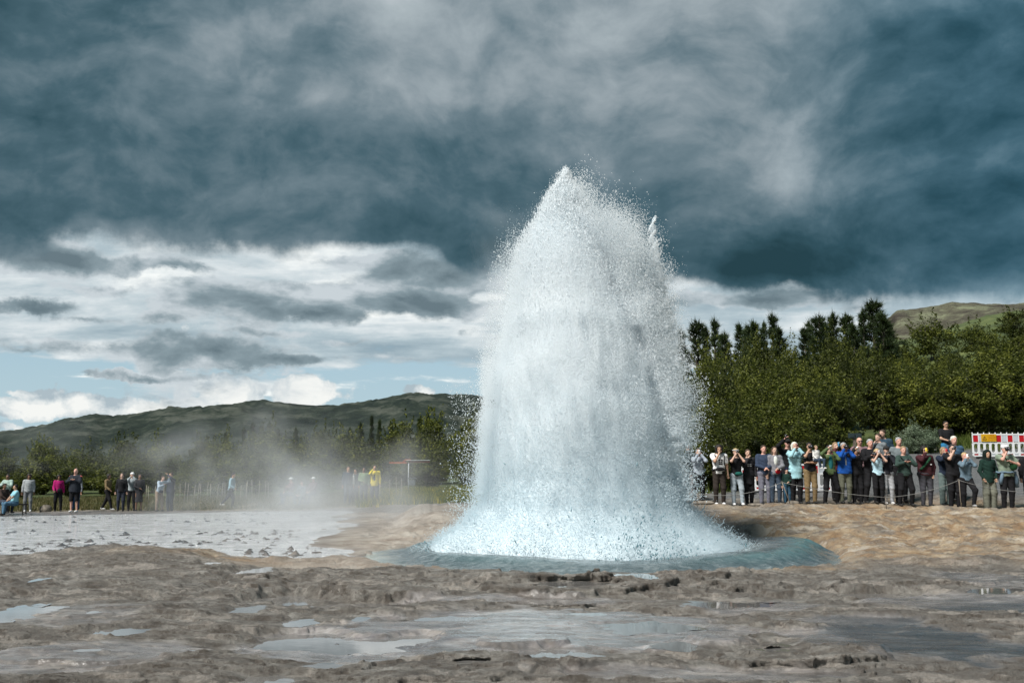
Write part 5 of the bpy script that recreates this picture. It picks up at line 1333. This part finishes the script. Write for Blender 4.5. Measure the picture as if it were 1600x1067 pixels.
rp('bald man in sunglasses looking over the black jackets', 1347, .9, H_=1.95, top=(.22, .14, .15), bottom=BLK, hair='grey', hs='bald', skin='pink', glasses=True, arms=('down', 'down'))
rp('tall grey-haired man in a black coat pointing a camera', 1364, -.1, H_=1.96, top=BLK, bottom=BLK, hair='grey', skin='pink', arms=('chest', 'chest'), gir=1.15, legs='wide', phone=('black camera held at the chest of the tall grey-haired man', (0, 0, 0), 'camera'))
rp('brown-haired person with grey hoodie and pack turned to the left behind the line', 1377, 2.0, H_=1.92, top=(.15, .17, .18), bottom=BLK, hair='brown', rot=-1.0, arms=('chin', 'down'), layers=(('backpack', backpack, (.05, .07, .05)),))
rp('brown-haired person in dark blue bending behind the line', 1389, 2.4, H_=1.98, top=(.03, .06, .09), bottom=BLK, hair='brown', rot=-.9, arms=('chest', 'down'), lean=.25)
rp('short blond woman in a pale blue tank top holding up a phone', 1374, -.3, H_=1.62, top=(.45, .65, .75), bottom=BLK, hair='blond', hs='mid', arms=('face', 'face'), sleeve='none', female=True, phone=('grey phone held by the woman in the tank top', (.35, .35, .35), 'tall'))
rp('person in a dark cap, black jacket and light grey trousers', 1389, -.2, H_=1.73, top=(.02, .021, .027), bottom=(.36, .37, .39), hat='cap', hatc=(.03, .03, .03), hair='dark', arms=('chin', 'chin'), shoes=(.5, .5, .5), phone=('dark phone held by the person in light grey trousers', (.04, .04, .04), 'wide'))
rp('tall grey-haired man in a grey t-shirt standing behind the woman in green', 1409, .7, H_=2.0, top=(.16, .19, .20), bottom=BLK, hair='grey', skin='pink', sleeve='short', gir=1.15)
rp('woman in a dark green sweater with feet apart and hands on a phone', 1416, -.4, H_=1.80, top=(.035, .060, .052), bottom=BLK, hair='sandy', hs='tail', skin='pink', arms=('chest', 'chest'), legs='wide', gir=1.2, female=True, phone=('small dark phone held by the woman in dark green', (.03, .03, .03), 'wide'), layers=(('bag_strap', strap(-.14, 1.46, .10, 1.05), BLK),))
rp('dark-haired person in a maroon sweatshirt with green sling and yellow phone', 1449, -.3, H_=1.80, top=(.055, .018, .022), bottom=(.055, .055, .065), hair='dark', hs='curly', skin='tan', arms=('face', 'pocket'), gir=1.35, glasses=True, phone=('yellow phone held to the face by the person in maroon', (.65, .50, .04), 'tall'),
   layers=(('sling_bag', strap(.10, 1.42, -.20, 1.08, .08, -.17), (.015, .06, .03)), ('badge', pouch(.08, 1.22, .03, .03, -.19), (.7, .7, .7))))
rp('person in navy with a red phone behind the bearded man', 1479, .7, H_=1.80, top=(.018, .026, .045), bottom=(.12, .16, .155), hair='sandy', hs='mid', skin='tan', arms=('face', 'face'), female=True, widel=1.2, phone=('red phone held left of the bearded man', (.45, .02, .03), 'tall'))
rp('bearded man in a black t-shirt and sunglasses raising a phone', 1493, -.2, H_=1.92, top=BLK, bottom=BLK, hair='dark', skin='pale', arms=('face', 'down'), sleeve='short', glasses=True, beard=True, gir=1.1, phone=('black phone raised by the bearded man', (.02, .02, .02), 'tall'))
rp('white-haired person hidden behind the bearded man', 1496, .8, H_=2.0, top=(.05, .10, .16), bottom=BLK, hair='white', hs='short', skin='pink')
rp('blond woman in a blue grey sweater with one foot raised on a stone', 1512, -.3, H_=1.72, top=(.13, .19, .24), bottom=BLK, hair='blond', hs='tail', skin='pink', arms=('face', 'face'), female=True, legs='step', shoes=(.3, .3, .3), gir=1.1, phone=('white phone held by the woman in the blue grey sweater', (.8, .8, .8), 'tall'))
rp('woman in a dark green hooded parka and wide khaki trousers', 1548, -.1, H_=1.76, top=(.012, .032, .025), bottom=(.17, .175, .14), hair='dark', hs='long', skin='tan', arms=('pocket', 'pocket'), hat='hood', hatc=(.010, .018, .016), female=True, widel=1.35, hem=.80)
rp('man in a white cap and sage t-shirt aiming a black camera', 1576, -.5, H_=1.94, top=(.20, .25, .19), bottom=BLK, hat='cap', hatc=(.78, .78, .80), hair='brown', hs='short', skin='pink', arms=('face', 'chest'), sleeve='short', gir=1.2, phone=('black camera aimed by the man in the white cap', (0, 0, 0), 'camera'), phone_side=0,
   layers=(('tied_denim_jacket', tied, (.13, .19, .25)), ('green_bag', pouch(.12, 1.17, .22, .20), (.015, .055, .022)), ('bag_strap', strap(-.13, 1.47, .14, 1.12), (.015, .05, .02))))
rp('person in black at the right edge of the photo', 1611, -.2, H_=1.76, top=BLK, bottom=(.05, .05, .06), hair='dark', skin='tan', arms=('down', 'down'))
person('man in a black t-shirt and blue jeans standing above and behind the crowd', 1482, 35.6, H_=1.82, top=BLK, bottom=(.03, .16, .30), hair='dark', skin='tan', arms=('belly', 'down'), sleeve='short', glasses=True, legs='wide', phone=('small dark phone held low by the man standing above the crowd', (.03, .03, .03), 'wide'))
# ---- left visitors
LG = 'visitors standing and walking on the far left side'
lp = lambda label, px, Y_, **k: person(label, px, Y_, group=LG, res=.030, **k)
lp('person in a dark top sitting at the left edge', 4, 44.5, H_=1.70, top=(.05, .035, .03), bottom=(.04, .05, .07), hair='dark', skin='brown', legs='sit', arms=('lap', 'lap'), rot=1.1)
lp('man in a light blue shirt and jeans sitting on a bench', 22, 44.3, H_=1.74, top=(.25, .50, .58), bottom=(.08, .16, .24), hair='dark', skin='tan', legs='sit', arms=('lap', 'lap'), rot=-.9, sleeve='short', gir=1.2)
lp('person in a pale green jacket standing behind the seated pair', 9, 46.6, H_=1.72, top=(.32, .42, .38), bottom=(.03, .03, .03), hair='dark', skin='brown', arms=('chest', 'chest'))
lp('person in a grey sweater and grey trousers with white shoes', 42, 46.0, H_=1.70, top=(.34, .36, .37), bottom=(.16, .17, .18), hair='dark', hs='curly', skin='brown', arms=('down', 'down'), legs='relaxed', shoes=(.75, .75, .75), rot=.4)
lp('woman in a bright magenta jacket walking left', 89, 46.8, H_=1.68, top=(.36, .015, .13), bottom=BLK, hair='dark', hs='curly', skin='brown', arms=('swingf', 'down'), legs='relaxed', female=True, rot=.5, layers=(('handbag', pouch(.05, 1.0, .24, .22), BLK),))
lp('large bald man in black shirt and shorts with coral shoulders', 115, 45.6, H_=1.95, top=(.022, .026, .035), bottom=BLK, hs='bald', skin='pink', arms=('chest', 'chest'), shorts=True, gir=1.35, hem=.80, shoes=(.75, .75, .75), phone=('dark phone held by the large bald man', (.03, .03, .03), 'wide'),
   layers=(('coral_shoulder', lambda m_, up, hd, sh, g_, dz: m_.ell(sh[0], (.085, .09, .075), 8, 6).ell(sh[1], (.085, .09, .075), 8, 6), (.75, .16, .13)),))
lp('person half hidden behind the large bald man', 118, 47.4, H_=1.62, top=(.3, .32, .36), bottom=(.03, .07, .16), hair='dark', skin='tan')
lp('woman in a tan jacket and black leggings striding right', 167, 46.8, H_=1.70, top=(.20, .145, .08), bottom=BLK, hair='dark', hs='mid', skin='brown', arms=('swingf', 'swingb'), legs='walk', rot=1.35, female=True, shoes=(.5, .5, .5))
lp('long-haired woman in a black top and dark denim skirt', 188, 46.2, H_=1.72, top=BLK, bottom=(.03, .035, .05), hair='brown', hs='long', arms=('down', 'down'), female=True, hem=.86, rot=.2)
lp('person in a grey sweater shading the eyes under a white cap', 204, 46.9, H_=1.76, top=(.30, .34, .36), bottom=BLK, hair='sandy', hs='mid', hat='cap', hatc=(.75, .75, .75), arms=('face', 'face'), female=True, legs='relaxed', rot=.3)
lp('woman in a long dark dress right of the white cap', 216, 46.5, H_=1.68, top=(.028, .028, .032), hair='dark', hs='mid', skin='brown', arms=('belly', 'down'), dress=True, female=True, rot=.5)
lp('person in blue and white jacket and tan trousers leaning forward', 247, 46.2, H_=1.60, top=(.34, .42, .50), bottom=(.24, .18, .13), hair='brown', hs='short', arms=('chest', 'high'), lean=.35, rot=1.0, legs='relaxed', layers=(('waist_bag', pouch(-.02, .98, .26, .16), (.02, .03, .05)),))
lp('man in a navy jacket with an arm stretched to the left', 265, 46.8, H_=1.84, top=(.025, .035, .055), bottom=(.025, .032, .045), hair='brown', skin='tan', arms=('chest', 'high'), gir=1.15, rot=-.6)
lp('woman in a light blue sweater running right', 360, 48.6, H_=1.72, top=(.26, .40, .47), bottom=(.025, .028, .03), hair='dark', hs='tail', skin='tan', arms=('swingf', 'swingb'), legs='run', female=True, rot=1.45, lean=.12, gir=1.2, shoes=(.5, .5, .5))
lp('person with a white cap and dark red top crouching in the steam, first of three', 454, 49.2, H_=1.70, top=(.08, .025, .03), bottom=(.04, .06, .09), hat='cap', hatc=(.75, .75, .75), arms=('lap', 'chest'), legs='sit', rot=-.9, z=float(macro(at(454, 49.2), 49.2)) + .15)
lp('middle one of three people sitting in the steam', 471, 49.4, H_=1.66, top=(.10, .13, .15), bottom=(.05, .08, .10), hair='brown', arms=('lap', 'lap'), legs='sit', rot=-.3)
lp('person with a white cap and maroon top sitting in the steam, right of three', 489, 49.2, H_=1.72, top=(.07, .03, .035), bottom=(.03, .04, .06), hat='cap', hatc=(.75, .75, .75), arms=('lap', 'lap'), legs='sit', rot=-.6, z=float(macro(at(489, 49.2), 49.2)) + .12)
lp('person in navy vest with white sleeves standing in the steam', 543, 48.6, H_=1.86, top=(.03, .045, .07), bottom=(.05, .07, .10), hair='dark', skin='tan', arms=('down', 'down'), layers=(('white_sleeve', lambda m_, up, hd, sh, g_, dz: m_.tube([sh[1], sh[1] + np.array([.05, 0, -.28]), sh[1] + np.array([.07, -.02, -.52])], [.078, .068, .055], 8), (.7, .7, .7)),), rot=.4)
lp('person in dark clothes between the navy vest and the green jacket', 555, 49.8, H_=1.66, top=(.035, .04, .05), bottom=(.04, .045, .06), hair='dark', skin='tan', arms=('hip', 'down'), rot=-.5)
lp('person in a green jacket beside the yellow raincoat', 568, 48.8, H_=1.78, top=(.16, .22, .13), bottom=(.04, .05, .06), hair='dark', skin='brown', arms=('belly', 'down'))
lp('person in a bright yellow raincoat and dark trousers', 585, 48.4, H_=1.84, top=(.62, .50, .02), bottom=(.06, .065, .085), hair='dark', skin='tan', arms=('face', 'down'), gir=1.1, hem=.80, layers=(('dark_shirt', panel(.14, .9, 1.4), (.05, .05, .07)),))
# ------------------------------------------------------------------ rope line, barriers, small furniture
M_ROPE = mat('rope', (.26, .26, .25), .8, .1, 30)
M_IRON = mat('iron_stake', (.20, .17, .14), .7, .2, 20)
stakes = [(1090, 30.0, .42, 0), (1237, 29.8, .66, -.26), (1385, 29.7, .34, 0), (1502, 29.8, .80, -.02), (1640, 29.7, .6, 0)]
tips = []
for i, (px, Y_, h_, ln_) in enumerate(stakes):
    x, y_, z = foot(px, Y_); t_ = (x + ln_, y_, z + h_); tips.append(t_)
    o = empty('rope_stake', (x, y_, z)); MB().tube([(0, 0, -.1), (ln_ * .6, 0, h_ * .55), (ln_, 0, h_)], .014, 6).build('rod', M_IRON, o)
    MB().tube([(ln_ + .03 * math.cos(a), .012, h_ + .03 * math.sin(a)) for a in np.linspace(0, 2 * math.pi, 11)], .007, 5).build('eyelet', M_IRON, o)
    props(o, ['short thin stake holding the rope next to the splash', 'leaning thin stake in front of the small child', 'low stake below the rope at the feet of the grey trousers', 'upright thin stake in front of the woman with the raised foot', 'thin stake past the right edge of the crowd'][i], 'stake', 'rope stakes along the crowd')
rope = MB()
for a, b, sg in zip(tips[:-1], tips[1:], (.18, .06, .10, .12)):
    a = np.array(a); b = np.array(b); rope.tube([a + (b - a) * t_ - np.array([0, 0, sg * 4 * t_ * (1 - t_)]) for t_ in np.linspace(0, 1, 15)], .0065, 5)
props(rope.build('rope', M_ROPE), 'thin pale rope strung low in front of the right crowd', 'rope')

M_WPL = mat('white_plastic', (.74, .75, .76), .45, .05, 5); M_RED = mat('red_reflector', (.45, .012, .020), .35, .05, 10); M_WREF = mat('white_reflector', (.50, .54, .58), .3, .05, 10); M_RUB = mat('rubber_foot', (.03, .03, .032), .8, .1)
def barrier(label, px, Y_, L=2.0, hgt=1.0, rot=0.0, sign=False, lift=0.0):
    x, y_, z = foot(px, Y_); o = empty('road_barrier', (x, y_, z + lift), rot); props(o, label, 'barrier', 'red and white road barriers')
    f = MB(); n_ = 9; w = L / n_; zt = hgt
    f.box((0, 0, zt - .03), (L, .05, .06)); f.box((0, 0, .62), (L, .05, .05)); f.box((0, 0, .20), (L, .05, .05)); f.box((0, 0, .085), (L, .05, .05))
    for i in range(n_ + 1):
        xx = -L / 2 + i * w; ww = .085 if 0 < i < n_ else .06
        f.box((xx, 0, .41), (ww, .045, .40)); f.box((xx, 0, zt - .20 + .01), (.03, .044, .34)); f.box((xx, 0, .14), (ww, .043, .10)); f.tube([(xx, 0, zt), (xx, 0, zt + .055)], .022, 6)
        if 0 <= i < n_:     # rounded ends of the slots
            xc = xx + w / 2; r_ = (w - .085) / 2
            for zc_, sg in ((.595 - r_, 1), (.225 + r_, -1)):
                for q in range(6):
                    a0 = q / 6 * math.pi / 2; a1 = (q + 1) / 6 * math.pi / 2
                    for sx_ in (-1, 1):
                        xa = xc + sx_ * r_ * (math.sin(a0) + math.sin(a1)) / 2; ze = zc_ + sg * r_ * (math.cos(a0) + math.cos(a1)) / 2; edge = .62 if sg > 0 else .20
                        f.box((xa, 0, (ze + edge) / 2), (r_ * abs(math.sin(a1) - math.sin(a0)) + .002, .042, abs(edge - ze)))
    f.build('frame', M_WPL, o, False)
    for i in range(n_):
        xx = -L / 2 + (i + .5) * w
        MB().box((xx, 0, zt - .20), (w - .032, .030, .27)).build('reflector', M_RED if i % 2 == 0 else M_WREF, o, False)
        MB().box((xx, 0, .143), (w - .088, .030, .062)).build('lower_reflector', M_RED if i % 2 == 0 else M_WREF, o, False)
    for sx_ in (-.7, .7): MB().box((sx_, 0, .02), (.22, .75, .09)).build('foot', M_RUB, o, False)
    if sign:
        s = MB().box((-.42, -.045, zt - .17), (.62, .02, .30)).build('warning_sign', mat('yellow_sign', (.62, .34, .008), .4, .04), o, False)
        k_ = mat('sign_print', (.05, .015, .01), .5, 0); t_ = MB(); c0 = np.array([-.60, -.058, zt - .19]); T3 = [np.array([math.sin(a) * .10, 0, math.cos(a) * .10 - .01]) for a in (0, 2.094, 4.189)]
        for q in range(3): t_.tube([c0 + T3[q], c0 + T3[(q + 1) % 3]], .008, 4)
        t_.box(c0 + [0, 0, .012], (.012, .004, .055)).box(c0 + [0, 0, -.034], (.012, .004, .012)); t_.build('warning_triangle', k_, s, False)
        pr = mat('red_print', (.30, .03, .01), .5, 0); rs = random.Random(5)      # four lines of print, too small to read in the photograph
        for (w_, h_, dz_) in ((.17, .030, .10), (.34, .020, .045), (.30, .020, -.01), (.33, .026, -.075)):
            ln_ = MB(); xx = -w_ / 2
            while xx < w_ / 2:
                cw = rs.uniform(.010, .020); ln_.box((-.29 + xx + cw / 2, -.057, zt - .17 + dz_ + rs.uniform(-.002, .002)), (cw, .003, h_ * rs.uniform(.7, 1))); xx += cw + rs.choice((.006, .006, .016))
            ln_.build('print_line', pr, s, False)
barrier('white and red plastic barrier with a yellow warning sign at the right edge', 1562, 41.5, 2.15, 1.0, .0, True)
barrier('white and red barrier continuing right of the one with the sign', 1645, 41.5, 2.1, 1.0, .0)
barrier('white and red barrier behind the father with the toddler', 1275, 33.3, 1.9, .95, .1)
barrier('white and red barrier seen between the navy sweater and the black sweatshirt', 1205, 33.6, 1.9, .80, -.05)
# lamp post
x, y_, z = foot(1338, 35.0); o = empty('floodlight_post', (x, y_, z)); props(o, 'wooden post with two small dark floodlights behind the crowd', 'post')
hp_ = CAMZ + (750 - 684) * 35 / F - z
MB().box((0, 0, hp_ / 2), (.09, .09, hp_)).build('post', mat('weathered_wood', (.15, .125, .10), .85, .2), o, False)
for sx_ in (-.11, .13): MB().box((sx_, -.03, hp_ + .06), (.20, .12, .16)).box((sx_, -.095, hp_ + .06), (.15, .01, .11)).build('floodlight', mat('dark_housing', (.03, .045, .05), .4, .1), o, False)
# picket fence
for (lab, px0, px1, n_, y0) in [('row of thin pale stakes behind the left visitors', 226, 300, 11, 54), ('row of thin pale stakes behind the running woman', 300, 425, 17, 55), ('last few thin pale stakes by the yellow raincoat', 596, 640, 4, 52)]:
    x0 = at((px0 + px1) / 2, y0); o = empty('stake_fence', (x0, y0, float(macro(x0, y0)))); props(o, lab, 'fence', 'stake fences on the left')
    sm = MB().tube([(0, 0, -.1), (0, 0, 1.0)], .019, 5).mesh('stake', mat('pale_stake', (.27, .25, .20), .8, .15))
    for i in range(n_):
        px = px0 + (px1 - px0) * (i + R.uniform(-.3, .3)) / n_; x = at(px, y0); l_ = link('stake', sm, o, (x - x0, R.uniform(-.2, .2), float(macro(x, y0)) - o.location.z + R.uniform(-.08, .1))); l_.rotation_euler = (R.uniform(-.05, .05), R.uniform(-.07, .07), 0); l_.scale = (1, 1, R.uniform(.85, 1.12))
    wv = MB().tube([(at(px0, y0) - x0, 0, .62), (at(px1, y0) - x0, 0, .62)], .006, 4).build('wire', M_IRON, o)
# orange boom on a pale mast among the trees
Yb = 57.0; xb = at(640, Yb, 3); zb = CAMZ + (750 - 721) * Yb / F; gz = float(macro(xb, Yb))
o = empty('boom_barrier', (xb, Yb, gz)); props(o, 'orange and rust coloured boom on a pale mast among the left bushes', 'boom')
M_OR = mat('orange_paint', (.34, .085, .03), .5, .15, 6); M_RU = mat('rust_red', (.14, .04, .025), .7, .2, 6); M_PALE = mat('pale_metal', (.42, .45, .47), .5, .1)
t_ = zb - gz
MB().box((-.65, 0, t_ - .08), (1.0, .10, .08)).build('orange_boom', M_OR, o, False); MB().box((.55, 0, t_ - .02), (1.2, .09, .10)).build('rust_boom', M_RU, o, False); MB().box((.5, -.08, t_ + .06), (1.35, .03, .03)).build('rail', M_PALE, o, False)
MB().tube([(-.35, 0, t_ - .02), (-.2, 0, t_ + .08), (.05, 0, t_ + .08), (.12, 0, t_ - .02)], .04, 6).build('grip', M_OR, o)
MB().tube([(-.05, 0, -.1), (-.05, 0, t_ - .1)], .03, 6).build('mast', M_PALE, o); MB().box((.16, 0, t_ - .95), (.44, .2, .07)).box((.16, 0, t_ - 1.2), (.36, .3, .30)).build('counterweight', mat('grey_box', (.10, .12, .13), .6, .1), o, False)
# bench under the seated man on the left
x, y_, z = foot(20, 44.6); o = empty('bench', (x, y_, z)); props(o, 'low dark bench under the seated man in light blue', 'bench')
MB().box((0, .05, .43), (1.1, .38, .05)).build('seat', mat('dark_wood', (.05, .04, .035), .8, .2), o, False)
for sx_ in (-.48, .48):
    for sy_ in (-.1, .2): MB().box((sx_, sy_, .2), (.04, .04, .42)).build('leg', M_IRON, o, False)
# low wooden board lying on the left flat below the man in navy
